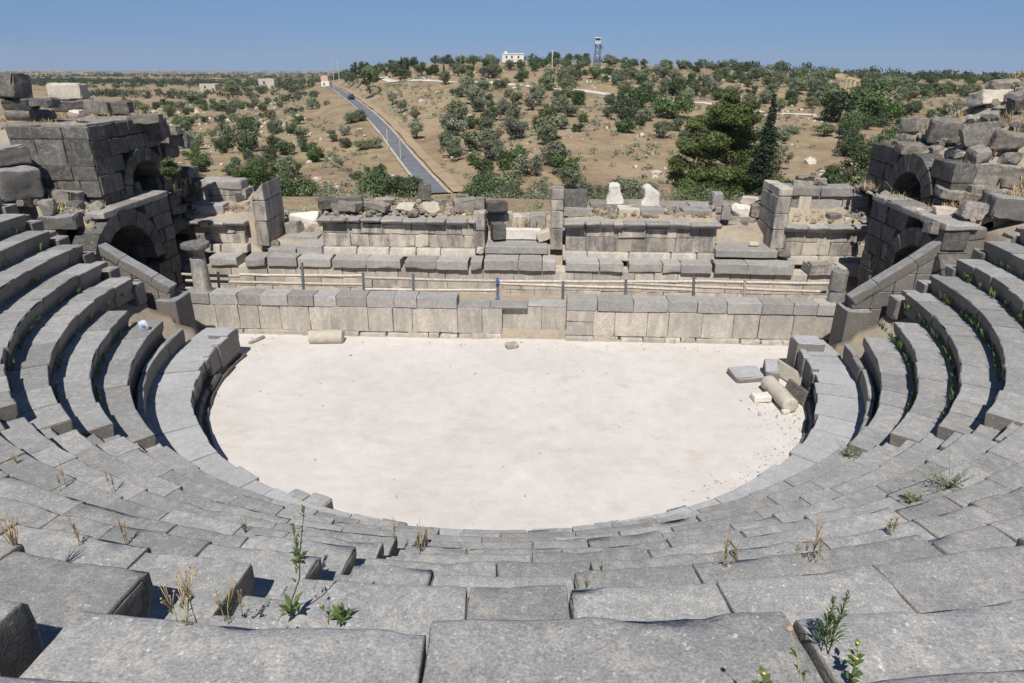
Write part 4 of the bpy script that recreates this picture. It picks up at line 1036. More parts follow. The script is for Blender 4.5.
# earth and rubble fills on top of the podia
def fill(label, u0, u1, vf, vb_, Y0, Y1):
    V = []; nx, ny = 24, 8
    for j in range(ny+1):
        for i in range(nx+1):
            Y = Y0+(Y1-Y0)*j/ny; v = vf+(vb_-vf)*j/ny; p = atY(u0+(u1-u0)*i/nx, v, Y); V.append(p)
    V = np.array(V); V[:, 2] += nz(V, 1.5, 2)[:, 0]*.12 + nz(V, 5, 2)[:, 1]*.05; m = len(V)
    W = V.copy(); W[:, 2] = 1.6; F = [(j*(nx+1)+i, j*(nx+1)+i+1, (j+1)*(nx+1)+i+1, (j+1)*(nx+1)+i) for j in range(ny) for i in range(nx)]
    per = list(range(nx+1)) + [j*(nx+1)+nx for j in range(1, ny+1)] + [ny*(nx+1)+i for i in range(nx-1, -1, -1)] + [j*(nx+1) for j in range(ny-1, 0, -1)]
    for a, b in zip(per, per[1:]+per[:1]): F.append((a, a+m, b+m, b))
    tag(MB().add(np.concatenate([V, W]), F, .5).build('earth_fill', M['soil']), kind='structure')
fill('', 322, 476, 217, 201, 7.6, 9.6); fill('', 566, 716, 219, 205, 7.6, 9.2); fill('', 788, 872, 222, 196, 7.6, 9.0)
fill('', 716, 774, 236, 205, 8.2, 10.5); fill('', 278, 324, 240, 210, 8.2, 11); fill('', 184, 262, 216, 190, 7.6, 9.3); fill('', 486, 552, 240, 214, 8.2, 9.6)
# ------------------------------------------------------------------ trees
def leaf_quads(centers, radii, count, size, r_, up=.35, flat=.75):
    """leaf-sized faces spread through clumps"""
    V = []; F = []; T = []
    w = np.array([r[0]*r[1] for r in radii]); w = w/w.sum()
    for c, r, ww in zip(centers, radii, w):
        ct = r_.uniform(.0, 1.)
        for _ in range(max(3, int(count*ww))):
            d = np.array([r_.gauss(0, 1), r_.gauss(0, 1), r_.gauss(0, 1)]); d /= np.linalg.norm(d)
            p = np.array(c) + d*np.array([r[0], r[0], r[1]])*(r_.random()**.4)
            nrm = d + np.array([r_.gauss(0, .6), r_.gauss(0, .6), up+r_.gauss(0, .6)]); nrm /= np.linalg.norm(nrm)
            a = np.cross(nrm, [r_.gauss(0, 1), r_.gauss(0, 1), r_.gauss(0, 1)]); a /= np.linalg.norm(a)+1e-9; b = np.cross(nrm, a)
            s = size*r_.uniform(.6, 1.4); k = len(V)
            V += [p-a*s, p-b*s*flat*.6, p+a*s, p+b*s*flat*.6]; F.append((k, k+1, k+2, k+3)); T.append(min(1, max(0, ct*.6+r_.random()*.4)))
    return np.array(V), F, T
def make_tree(name, label, cat, W, H, leaf, nleaf, size, seed, trunk_h=.28, nclump=16, cone=0., group=None, low=False, gap=.9):
    r_ = random.Random(seed); t = empty(name); tag(t, label, cat, group)
    cen, rad = [], []
    zc = H*(trunk_h+(1-trunk_h)/2); hz = H*(1-trunk_h)/2
    for i in range(nclump):
        for _ in range(40):
            p = np.array([r_.uniform(-1, 1), r_.uniform(-1, 1), r_.uniform(-1, 1)])
            if np.linalg.norm(p) < 1: break
        p = p/np.linalg.norm(p)*np.linalg.norm(p)**.5*.82
        f = 1-cone*(p[2]+1)/2
        rr = W*.5*r_.uniform(.2, .38)*gap*(1-.55*cone*(p[2]+1)/2)
        cen.append((p[0]*W*.5*.85*f, p[1]*W*.5*.85*f, zc+p[2]*hz*.85)); rad.append((rr, rr*r_.uniform(.6, .9)))
    V, F, T = leaf_quads(cen, rad, nleaf, size, r_)
    mb = MB(); mb.add(V, F, T); mb.build('crown', M[leaf], t, origin=(0, 0, 0), smooth=False)
    mb = MB(); br = []
    lean = np.array([r_.uniform(-.15, .15)*W*.3, r_.uniform(-.15, .15)*W*.3, 0])
    top = np.array([lean[0], lean[1], H*trunk_h*1.3]); rt_ = max(.03*H, .05)
    P, Fc = tube([(0, 0, -.4), lean*.4+np.array([0, 0, H*trunk_h*.6]), top], [rt_*1.4, rt_, rt_*.8], 7); mb.add(P, Fc, .5)
    for c in cen[:7]:
        c = np.array(c); P, Fc = tube([top-np.array([0, 0, H*.08]), (top+c)/2+np.array([0, 0, -.05*H]), c], [rt_*.7, rt_*.4, rt_*.15], 5); mb.add(P, Fc, .5)
    mb.build('trunk', M['bark'], t, origin=(0, 0, 0))
    return t
OLV = 'grey green olive trees dotted over the hill'
PROT = [make_tree('olive_tree', 'x', 'tree', 4.6, 3.6, 'olive', 1500, .19, 40+i, .10, 17+i, group=OLV, gap=1.2) for i in range(5)]
PROT2 = [make_tree('evergreen_shrub', 'x', 'shrub', 4.6, 3.1, 'wildolive', 1500, .18, 60+i, .02, 19, group='dark shrubs on the slopes', gap=1.2) for i in range(4)]
placed = []; used = set()
def put(proto, p, s, label, group=None, rz=None, sz=None):
    if id(proto) in used: t = copy_tree(proto)
    else: t = proto; used.add(id(proto))
    t.location = (p[0], p[1], float(gz(p[0], p[1]))-.05); t.scale = (s, s, sz or s*rnd.uniform(.9, 1.1)); t.rotation_euler = (0, 0, rnd.uniform(0, 6.28) if rz is None else rz)
    t['label'] = label
    if group: t['group'] = group
    elif 'group' in t: del t['group']
    placed.append((p[0], p[1])); return t
def putpx(kind, u, v, w, label, group=None, hfac=1.):
    """u, v = foot of the crown in the photograph, w = crown width in pixels"""
    p = on_ground(u, v); d = np.linalg.norm(p-CAM); W = w*d/f_px*.96
    protos = PROT if kind == 'o' else PROT2
    return put(rnd.choice(protos), p, W/4.6*1.08, label, group, sz=W/4.6*hfac*1.08)
NAMED = [('o', 554, 166, 31, 'single round olive tree on the bare hillside left of the marble stumps', 1.05), ('o', 568, 189, 27, 'olive tree on a short trunk just above the left marble stump', 1.),
 ('o', 662, 138, 21, 'lone round olive tree in the bare patch left of the big pine', 1.), ('s', 623, 120, 34, 'broad dark bush in the middle of the hill above the bare patch', .9), ('s', 674, 118, 40, 'pair of wide dark bushes beside the pale track on the hill', .8),
 ('s', 676, 96, 25, 'dark rounded tree just above the pale track', 1.), ('o', 548, 140, 30, 'big loose grey olive tree left of the middle of the hill', 1.1), ('o', 492, 160, 26, 'olive tree right of the road near the end of the dirt bank', 1.),
 ('s', 838, 122, 46, 'wide dark green tree at the right side below the ruined columns', 1.), ('s', 880, 124, 44, 'spreading dark tree behind the bright green bush at the right', .8), ('s', 872, 108, 34, 'dark tree just below the ruined golden columns', 1.),
 ('o', 823, 136, 22, 'grey shrub at the foot of the wide dark tree on the right', .7), ('o', 792, 134, 18, 'small grey shrub left of the wide dark tree on the right', .6), ('o', 780, 170, 22, 'thin grey olive right of the cypress', 1.3),
 ('s', 243, 152, 34, 'dark bush cluster on the left slope above the bright bushes', 1.4), ('s', 183, 127, 26, 'low dark shrub on the stony left slope', .55), ('o', 195, 104, 18, 'round shrub near the ruined hut on the left slope', .8), ('o', 232, 95, 18, 'olive below the small ruined building on the left', .9),
 ('o', 416, 120, 12, 'small isolated olive right of the road', 1.1), ('o', 392, 103, 11, 'tiny round olive on the bank right of the road', 1.1), ('o', 401, 110, 13, 'second small round olive on the bank right of the road', 1.1), ('o', 416, 138, 17, 'olive beside the dirt bank halfway down the road', 1.2), ('o', 479, 112, 18, 'olive with a dark shadow near the middle of the dry hill', 1.1),
 ('s', 640, 108, 30, 'dark bush left of the wide pair beside the pale track', .9), ('s', 646, 55+22, 13, 'rounded golden green tree on the skyline right of the watchtower', 1.2), ('o', 361, 122, 16, 'olive standing at the left edge of the road bend', 1.), ('o', 375, 150, 17, 'olive left of the road in the row halfway down', 1.), ('o', 363, 152, 15, 'small olive left of the row beside the road', 1.), ('o', 352, 125, 15, 'olive left of the road in the upper row', 1.)]
for k, u, v, w, lab, hf in NAMED: putpx(k, u, v, w, lab, hfac=hf)
road_pts = ROADL
def ok(p, dmin):
    if np.min(np.hypot(road_pts[:, 0]-p[0], road_pts[:, 1]-p[1])) < 6: return False
    for L in PATHL:
        if np.min(np.hypot(L[:, 0]-p[0], L[:, 1]-p[1])) < 4: return False
    return all((p[0]-q[0])**2+(p[1]-q[1])**2 > dmin*dmin for q in placed)
def world(u, d):
    rt = (u-512)/734*d; return np.array([CAM[0]+d*sy_+rt*cy_, CAM[1]+d*cy_-rt*sy_])
def fillzone(n, u0, u1, d0, d1, dmin, smin, smax, kinds, label, group, cond=None, sp=1.):
    k = 0; tries = 0
    while k < n and tries < n*60:
        tries += 1; d = math.sqrt(rnd.uniform(d0*d0, d1*d1)); u = rnd.uniform(u0, u1); p = world(u, d)
        if cond and not cond(u, d): continue
        if noise.noise(Vector((p[0]*.03, p[1]*.03, sp))) < rnd.uniform(-.55, .15): continue
        if not ok(p, dmin): continue
        s = rnd.uniform(smin, smax)
        put(rnd.choice(PROT2 if rnd.random() < kinds else PROT), p, s, label, group); k += 1
TD = [du(*p) for p in PATHL[0]]; TU = np.array([t[1] for t in TD]); TDD = np.array([t[0] for t in TD]); o_ = np.argsort(TU)
def track_clear(u, d):
    pd = float(np.interp(u, TU[o_], TDD[o_])); return not (660 < u < 815 and pd-38 < d < pd+4)
fillzone(165, 110, 425, 78, 270, 2.8, .45, .95, .6, 'small olive or shrub scattered on the stony slope left of the road', 'olives and shrubs on the slope left of the road', lambda u, d: u < 400-(d-90)*.45)
fillzone(80, 440, 575, 66, 255, 4., .55, 1.3, .25, 'grey green olive scattered on the dry hill between the road and the bare patch', 'olives on the hill right of the road')
fillzone(56, 560, 665, 138, 255, 4.2, .65, 1.25, .3, 'grey green olive on the upper hillside under the watchtower', 'olives on the hillside under the watchtower')
fillzone(10, 590, 660, 72, 88, 4., .5, .8, .2, 'low grey shrub growing behind the white marble stumps', 'low shrubs behind the marble stumps')
fillzone(60, 660, 800, 130, 260, 4.5, .7, 1.15, .3, 'grey green olive in the grove right of the pale track', 'olives in the grove right of the pale track', track_clear)
fillzone(74, 780, 985, 118, 260, 4.5, .85, 1.4, .5, 'olive in the dense grove around the ruined golden columns', 'olives around the ruined columns', lambda u, d: (d < 150 or not 836 < u < 864) and not (u < 850 and d < 175) and track_clear(u, d))
fillzone(52, 330, 620, 240, 310, 4.5, .8, 1.35, .75, 'dark green tree in the belt along the left half of the ridge', 'trees along the ridge left of the watchtower', lambda u, d: not (498 < u < 530 or 586 < u < 606), sp=5)
fillzone(52, 620, 1000, 250, 315, 4.5, .8, 1.3, .7, 'dark green tree in the belt along the right half of the ridge', 'trees along the ridge right of the watchtower', lambda u, d: not 838 < u < 862, sp=6)
mb = MB(); r2 = random.Random(8)
k_ = 0
while k_ < 3200:
    d = math.sqrt(r2.uniform(66**2, 270**2)); u = r2.uniform(110, 980); p = world(u, d)
    if noise.noise(Vector((p[0]*.05, p[1]*.05, 11.))) < r2.uniform(-.35, .2): continue
    if np.min(np.hypot(road_pts[:, 0]-p[0], road_pts[:, 1]-p[1])) < 4.5: continue
    s = r2.uniform(.25, 1.0); V, F, T = leaf_quads([(0, 0, s*.4)], [(s, s*.5)], 18, .2*s+.1, r2); mb.add(V+np.array([p[0], p[1], float(gz(*p))]), F, T); k_ += 1
for _ in range(420):
    d = r2.uniform(31, 66); u = r2.uniform(285, 880); p = world(u, d)
    if noise.noise(Vector((p[0]*.15, p[1]*.15, 31.))) < -.1 or np.min(np.hypot(road_pts[:, 0]-p[0], road_pts[:, 1]-p[1])) < 3: continue
    s = r2.uniform(.25, .75); V, F, T = leaf_quads([(0, 0, s*.5)], [(s, s*.6)], 60, .07, r2); mb.add(V+np.array([p[0], p[1], float(gz(*p))]), F, T)
tag(mb.build('hill_scrub', M['olive'], smooth=False), kind='stuff')
pts = []
while len(pts) < 1700:
    d = math.sqrt(r2.uniform(62**2, 260**2)); u = r2.uniform(110, 980); p = world(u, d)
    f = .75 if u < 330-(d-90)*.3 else .12
    if noise.noise(Vector((p[0]*.06, p[1]*.06, 21.))) < r2.uniform(-.1, .6)-f*.5: continue
    if np.min(np.hypot(road_pts[:, 0]-p[0], road_pts[:, 1]-p[1])) < 4.5: continue
    pts.append((p[0], p[1], float(gz(*p))))
HILLSTONES = pts
# far woods: nobody could count these
mb = MB(); Vc, Fc = ico(1)
def farwood(n, u0, u1, d0, d1, thr, smin, smax, ky=.012):
    k = 0; tries = 0
    while k < n and tries < n*30:
        tries += 1; d = math.exp(rnd.uniform(math.log(d0), math.log(d1))); p = world(rnd.uniform(u0, u1), d)
        if noise.noise(Vector((p[0]*.002, p[1]*ky, 4.))) < thr: continue
        if d < 420 and not ok(p, .1): continue
        s = rnd.uniform(smin, smax)
        nq = 55 if d < 700 else 26
        V, F, T = leaf_quads([(rnd.uniform(-s, s)*.5, rnd.uniform(-s, s)*.5, s*rnd.uniform(.4, .8)) for _ in range(3)], [(s*rnd.uniform(.55, .8), s*rnd.uniform(.45, .65)) for _ in range(3)], nq, s*(.20 if d < 700 else .30), rnd)
        mb.add(V+np.array([p[0], p[1], float(gz(*p))]), F, T)
        k += 1
farwood(300, 60, 345, 260, 480, -.1, 1.6, 2.8, .02)
farwood(1500, -60, 360, 470, 2400, .0, 2.2, 3.8, .006)
farwood(900, 330, 1050, 330, 1500, -.2, 2.0, 3.6, .006)
farwood(350, 700, 1050, 300, 700, -.5, 2.2, 4.)
tag(mb.build('far_wood', M['wildolive'], smooth=False), kind='stuff')
scatter('hill_stones', HILLSTONES, M['pale'], .10, .5)
# ridge tall trees
GT = make_tree('pine_tree', 'x', 'tree', 7.5, 8, 'wildolive', 1100, .34, 77, .15, 18)
for i, (u, v, w, hf, lab) in enumerate(((358, 82, 15, 1.25, 'dark pine group left on the ridge beside the road'), (364, 78, 13, 1.2, 'second dark pine of the clump on the ridge by the road'), (378, 80, 12, 1.2, 'round topped pine on the ridge skyline'), (386, 78, 13, 1.1, 'broad pine at the right end of the ridge clump'), (400, 82, 18, .9, 'wide dark tree in front of the ridge clump'), (370, 92, 22, .9, 'big dark tree below the ridge clump beside the road'), (421, 76, 14, .8, 'green tree between the two skyline cypresses'), (435, 76, 12, .9, 'bushy tree right of the skyline cypress'), (488, 78, 15, .9, 'wide tree on the skyline left of the white house'))):
    p = on_ground(u, v); d = np.linalg.norm(p-CAM); W = w*d/f_px; put(GT, p, W/7.5, lab, None, sz=W/7.5*hf)
def make_cypress():
    r_ = random.Random(81); t = empty('cypress_tree'); tag(t, 'x', 'tree'); cen, rad = [], []
    for i in range(34):
        f = i/33; z = .5+f*6.8; w = .78*(min(1, .55+f*2.2) if f < .25 else 1-.85*((f-.25)/.75)**1.5)
        for _ in range(2): cen.append((r_.gauss(0, .18)*w, r_.gauss(0, .18)*w, z)); rad.append((w*r_.uniform(.7, 1.), .38))
    V, F, T = leaf_quads(cen, rad, 5200, .10, r_, up=.3)
    MB().add(V, F, T).build('crown', M['cypress'], t, origin=(0, 0, 0), smooth=False)
    P, Fc = tube([(0, 0, -.4), (0, 0, 3), (0, 0, 7)], [.14, .1, .02], 6); MB().add(P, Fc, .5).build('trunk', M['bark'], t, origin=(0, 0, 0)); return t
CT = make_cypress()
for u, v, h, lab in ((402, 76, 17, 'left slim cypress on the ridge skyline'), (408, 76, 16, 'slim cypress just right of the first on the ridge skyline'), (463, 74, 16, 'slim cypress alone on the skyline left of the white house'), (444, 74, 10, 'small slim cypress on the skyline')):
    p = on_ground(u, v); d = np.linalg.norm(p-CAM); Hh = h*d/f_px; put(CT, p, Hh/7.5*1.25, lab, None, sz=Hh/7.5)
p = atD(763, 176, 44.5); put(CT, p, 1., 'tall dark cypress standing right behind the big pine', None, sz=1.)
_h = float(atD(771, 92, 44.5)[2]) - float(gz(p[0], p[1])); CTb = [o for o in COL.objects if o.get('label', '').startswith('tall dark cypress')][0]; CTb.scale = (_h/7.5*1.2, _h/7.5*1.2, _h/7.5*.99)
# big pine behind the stage
def big_pine():
    D = 47.; r_ = random.Random(5); base = atD(728, 205, D); gb = float(gz(base[0], base[1])); ztop = float(atD(728, 92, D)[2]); H = ztop-gb
    t = empty('pine_tree', (base[0], base[1], gb)); tag(t, 'large bushy pine with yellow green needles standing behind the right part of the stage building', 'tree')
    cen, rad = [], []
    # boughs: (du px, v px)
    B = [(728, 101, 9), (738, 108, 11), (722, 112, 12), (745, 116, 12), (733, 122, 14), (712, 124, 12), (700, 120, 9), (694, 127, 8), (722, 135, 16), (705, 140, 13), (740, 140, 16), (685, 143, 9), (692, 152, 11), (712, 152, 15), (735, 156, 17), (757, 155, 13), (678, 164, 10), (695, 168, 13), (717, 170, 16), (743, 172, 16), (762, 177, 11), (672, 160, 6), (684, 181, 12), (706, 185, 14), (730, 187, 15), (754, 188, 12), (676, 176, 8), (727, 96, 6), (689, 122, 5), (748, 104, 6)]
    for u, v, r in B:
        p = atD(u+2, v, D) - np.array([base[0], base[1], gb]); w = r*D/f_px
        for s in range(3):
            q = p + np.array([r_.uniform(-.5, .5)*w, r_.uniform(-1, 1)*(1.9*(1-.45*(p[2]/H))), r_.uniform(-.25, .25)*w])
            ww = w*r_.uniform(.75, 1.15); cen.append(q); rad.append((ww, ww*.62))
    V, F, T = leaf_quads(cen, rad, 48000, .14, r_, up=.9, flat=.38)
    MB().add(V, F, T).build('crown', M['pine'], t, origin=(0, 0, 0), smooth=False, world=False)
    mb = MB(); P, Fc_ = tube([(0, 0, -.5), (.1, 0, H*.4), (.15, .1, H*.95)], [.24, .17, .04], 8); mb.add(P, Fc_, .5)
    for c in cen[::2]:
        P, Fc_ = tube([(.08, 0, max(.4, c[2]*.75)), (c+np.array([.08, 0, c[2]*.75]))/2, c], [.06, .04, .015], 5); mb.add(P, Fc_, .5)
    mb.build('trunk', M['bark'], t, origin=(0, 0, 0), world=False)
big_pine()
# bright bushes just behind the ruins
def bush(label, u, vtop, vbot, w, D, leaf, n=2600, size=.075, seed=1, depth=1., sit=False):
    p = atD(u, vbot, D); g = min(float(gz(p[0], p[1])), float(p[2])); W = w*D/f_px*1.0; g = float(p[2]) if sit else g; H = float(atD(u, vtop, D)[2])-g
    t = make_tree('bush', label, 'bush', W, max(H, .8), leaf, n*2, size, seed, .04, 24, gap=1.3); t.location = (p[0], p[1], g); return t
bush('bright green bush left of the broken slanting pier, behind the stage building', 258, 160, 192, 56, 42, 'brightleaf', seed=3)
bush('rounded dark green bush right of the slanting pier', 300, 175, 208, 46, 40, 'wildolive', seed=4)
bush('bright yellow green bush behind the long left podium', 377, 172, 200, 42, 42, 'brightleaf', seed=5)
bush('grey green round bush right of the yellow green one behind the long podium', 406, 174, 200, 38, 43, 'wildolive', seed=6)
bush('green upright shrub tip between the two bushes behind the long podium', 380, 158, 180, 22, 48, 'brightleaf', seed=7, n=1200)
bush('dark olive bush behind the dark slab of the central doorway', 484, 172, 208, 44, 48, 'wildolive', seed=8)
bush('pale green bush beside the central doorway back wall', 512, 178, 212, 40, 52, 'olive', seed=9)
bush('bright green round bush below the ruined columns at the right', 856, 121, 163, 45, 78, 'brightleaf', seed=10, n=3200, size=.14)
bush('yellow green low bush above the rear wall of the right podium', 832, 163, 186, 36, 40, 'brightleaf', seed=11)
bush('grey green tall weed bush against the upper right passage', 857, 168, 208, 26, 31, 'olive', seed=12, n=1800)
bush('low grey bush behind the cypress foot', 790, 170, 190, 26, 44, 'olive', seed=13, n=1500)
bush('green weed bush growing at the end of the upper left passage', 174, 154, 184, 21, 24.6, 'brightleaf', seed=14, n=1800, size=.05, sit=True)
bush('yellow green undergrowth beneath the big pine', 700, 188, 206, 70, 42, 'brightleaf', seed=15, n=2600)
for i, (u, vt, vb_, w) in enumerate(((605, 178, 200, 30), (632, 182, 203, 26), (585, 176, 196, 26), (540, 172, 200, 30))):
    bush(['grey olive shrub between the two marble stumps', 'low grey green shrub right behind the right marble stump', 'grey shrub left of the left marble stump', 'olive shrub between the central doorway and the capped pier'][i], u, vt, vb_, w, 58, 'olive', seed=20+i, n=1500)
# ------------------------------------------------------------------ distant buildings and poles
def near_far(u, v, d): return atD(u, v, d)
def wbox(mb, c, sx, sy, sz, rz=0):
    P, F = rbox(sx, sy, sz, .02, (1, 1, 1), 0, 1, 0); mb.add(rot(P, 0, 0, rz)+np.array(c), F, .5); return mb
# white house on the ridge
p = on_ground(513, 64, 330); d = np.linalg.norm(p-CAM); k = d/f_px; z = p[2]
t = empty('white_house', (p[0], p[1], z)); tag(t, 'small flat roofed white house on the ridge skyline', 'house')
hw = wbox(MB(), (p[0], p[1]+3, z+5*k), 20*k, 6, 7*k).build('wall', M['whitewash'], t)
wbox(MB(), (p[0], p[1]+3, z+8.7*k), 20.6*k, 6.4, .9*k).build('roof', M['whitewash'], t)
wbox(MB(), (p[0]-7*k, p[1]+3, z+10*k), 2.*k, 1.5, 1.8*k).build('roof_tank', M['whitewash'], t)
for i in (-6, -1, 5): wbox(MB(), (p[0]+i*k, p[1]-.02, z+6*k), 1.5*k, .2, 2*k).build('window', M['glassdark'], hw)
# watchtower
p = on_ground(597, 66, 330); d = np.linalg.norm(p-CAM); k = d/f_px; zt_ = CAM[2]+(59.3-47)*k; z = p[2]
t = empty('watchtower', (p[0], p[1], z)); tag(t, 'steel lattice watchtower with a pale cabin on the ridge', 'tower')
mb = MB()
for sx in (-1, 1):
    for sy in (-1, 1):
        P, F = tube([(p[0]+sx*3.0*k, p[1]+sy*3.0*k, z-1), (p[0]+sx*2.0*k, p[1]+sy*2*k, zt_)], .4*k, 5); mb.add(P, F, .5)
for i in range(4):
    z0, z1 = z+(zt_-z)*i/4, z+(zt_-z)*(i+1)/4
    for sy in (-1, 1):
        for s in (-1, 1):
            P, F = tube([(p[0]-s*2.6*k, p[1]+sy*2.5*k, z0), (p[0]+s*2.3*k, p[1]+sy*2.3*k, z1)], .28*k, 4); mb.add(P, F, .5)
            P, F = tube([(p[0]+sy*2.6*k, p[1]-s*2.5*k, z0), (p[0]+sy*2.3*k, p[1]+s*2.3*k, z1)], .28*k, 4); mb.add(P, F, .5)
mb.build('lattice_frame', M['rust'], t)
wbox(MB(), (p[0], p[1], zt_+.3*k), 7*k, 7*k, .6*k).build('platform', M['rust'], t)
wbox(MB(), (p[0]-.3*k, p[1], zt_+3.0*k), 5.2*k, 5.2*k, 5*k).build('cabin', M['bluegrey'], t); cab = COL.objects[-1]
wbox(MB(), (p[0]-.3*k, p[1]-2.62*k, zt_+4.3*k), 4.4*k, .1*k, 1.5*k).build('window', M['glassdark'], cab)
wbox(MB(), (p[0]-.3*k, p[1], zt_+5.9*k), 6.4*k, 6.4*k, .7*k).build('roof', M['whitewash'], t)
P, F = tube([(p[0]+1.4*k, p[1], zt_+6*k), (p[0]+1.4*k, p[1], zt_+11*k)], .18*k, 4); MB().add(P, F).build('aerial', M['rust'], t)
wbox(MB(), (p[0]+3.6*k, p[1]-1*k, zt_-2.5*k), 2*k, 2*k, 2.2*k).build('stair_landing', M['rust'], t)
# ruined golden columns
p = on_ground(850.5, 94, 320); d = np.linalg.norm(p-CAM); k = d/f_px; z = p[2]-1*k
t = empty('ruined_colonnade', (p[0], p[1], z)); tag(t, 'four golden stone columns under a stepped beam among the trees at the right', 'ruin')
for i in range(4):
    x = p[0]+(-5.5+i*3.7)*k; zz = z+(13.4-i*.9)*k; P, F = cyl(1.0*k, .9*k, zz-z, 12, 4, .03); MB().add(P+np.array([x, p[1], z]), F).build('column_shaft', M['goldstone'], t)
    if i < 3: wbox(MB(), (x+1.85*k, p[1], zz+.4*k), 4.0*k, 2*k, 1.5*k).build('beam', M['goldstone'], t)
wbox(MB(), (p[0]-11*k, p[1]+1, z+15.5*k), 7*k, 2*k, 3*k).build('wall_fragment', M['goldstone'], t)
# roadside house with a pink upper wall
p = on_ground(325.5, 86.5, 800); d = np.linalg.norm(p-CAM); k = d/f_px; z = p[2]
t = empty('roadside_house', (p[0], p[1], z)); tag(t, 'small house with white base and pink upper wall at the top of the road', 'house')
wbox(MB(), (p[0], p[1]+2, z+2*k), 7.5*k, 4, 5*k).build('wall', M['whitewash'], t)
wbox(MB(), (p[0]-.4*k, p[1]+2, z+6.8*k), 6.5*k, 4, 4.6*k).build('upper_wall', M['pinkwall'], t)
wbox(MB(), (p[0]-1*k, p[1]-.05, z+2*k), 1.2*k, .2, 2*k).build('window', M['glassdark'], t)
for lab, u, v, w, h in (('ruined pale hut with a dark opening on the left slope', 208, 91, 14, 6), ('low pale ruined building among olives left of the road', 267, 88, 14, 8)):
    p = on_ground(u, v, 600); d = np.linalg.norm(p-CAM); k = d/f_px
    t = empty('ruined_hut', (p[0], p[1], p[2])); tag(t, lab, 'building')
    P, F = rbox(w*k, w*k*.7, h*k, .1, (4, 4, 3), .3, .4, .6); MB().add(P+np.array([p[0], p[1]+w*k*.35, p[2]+h*k*.45]), F).build('wall', M['pale'], t)
    wbox(MB(), (p[0]-w*k*.15, p[1]-.05, p[2]+h*k*.55), w*k*.1, .3, h*k*.35).build('opening', M['glassdark'], t)
for lab, u, vb_, vt in (('tall double utility pole right of the road top', 334.5, 88, 61), ('utility pole just right of the tall one at the road top', 339.5, 83, 64), ('thin roadside pole left of the lower road', 340, 104, 93), ('pole beside the roadside house', 307, 86, 65), ('white mast on the ridge between white house and watchtower', 552, 70, 53), ('thin pole at the left road edge above the bushes', 401, 162, 139), ('thin pole on the left verge of the middle road', 388, 150, 131)):
    p = on_ground(u, vb_, 800); d = np.linalg.norm(p-CAM); k = d/f_px
    t = empty('utility_pole', p); tag(t, lab, 'pole')
    P, F = tube([p-np.array([0, 0, .5]), p+np.array([0, 0, (vb_-vt)*k])], max(.09, .34*k), 6); MB().add(P, F).build('mast', M['whitewash'] if 'white' in lab else M['wood'], t)
    if 'mast' not in lab and 'thin' not in lab: wbox(MB(), (p[0], p[1], p[2]+(vb_-vt)*k*.93), 3.2*k, .15, .35*k).build('crossarm', M['wood'], t)
# car on the road
i = int(np.argmin([abs(du(*q)[1]-347.5)+1000*(du(*q)[0] < 200) for q in ROADL])); q = ROADL[i]; tdir = ROADL[min(i+1, len(ROADL)-1)]-q; rz = math.atan2(tdir[1], tdir[0])
zc = float(ROADZ[i])+.06; t = empty('parked_car', (q[0], q[1], zc)); tag(t, 'small dark blue car on the upper stretch of the road', 'car')
def loc(x, y, z_): v = np.array([x, y]) ; c, s = math.cos(rz), math.sin(rz); return np.array([q[0]+c*x-s*y, q[1]+s*x+c*y, zc+z_])
def lb(name, mat, x, y, z_, sx, sy, sz, b=.12, taper=0):
    P, F = rbox(sx, sy, sz, b, (2, 2, 2), 0, 1, 0)
    if taper: P[:, 0] *= 1-taper*(P[:, 2]/sz+.5); P[:, 1] *= 1-taper*.5*(P[:, 2]/sz+.5)
    return MB().add(rot(P, 0, 0, rz)+loc(x, y, z_), F, .5).build(name, mat, t)
lb('body', M['carpaint'], 0, 0, .6, 4.2, 1.75, .65, .2); lb('cabin', M['carpaint'], -.15, 0, 1.16, 2.5, 1.6, .62, .15, .25); lb('window', M['glassdark'], -.15, 0, 1.12, 2.42, 1.64, .4, .05, .2)
for x in (-1.3, 1.3):
    for y in (-.8, .8):
        P, F = cyl(.32, .32, .22, 16, 1, 0); P = rot(P-np.array([0, 0, .11]), math.pi/2, 0, 0); MB().add(rot(P, 0, 0, rz)+loc(x, y, .32), F, .5).build('wheel', M['tyre'], t); P, F = cyl(.19, .19, .24, 12, 1, 0); P = rot(P-np.array([0, 0, .12]), math.pi/2, 0, 0); MB().add(rot(P, 0, 0, rz)+loc(x, y, .32), F, .5).build('rim', M['bluegrey'], COL.objects[-1])
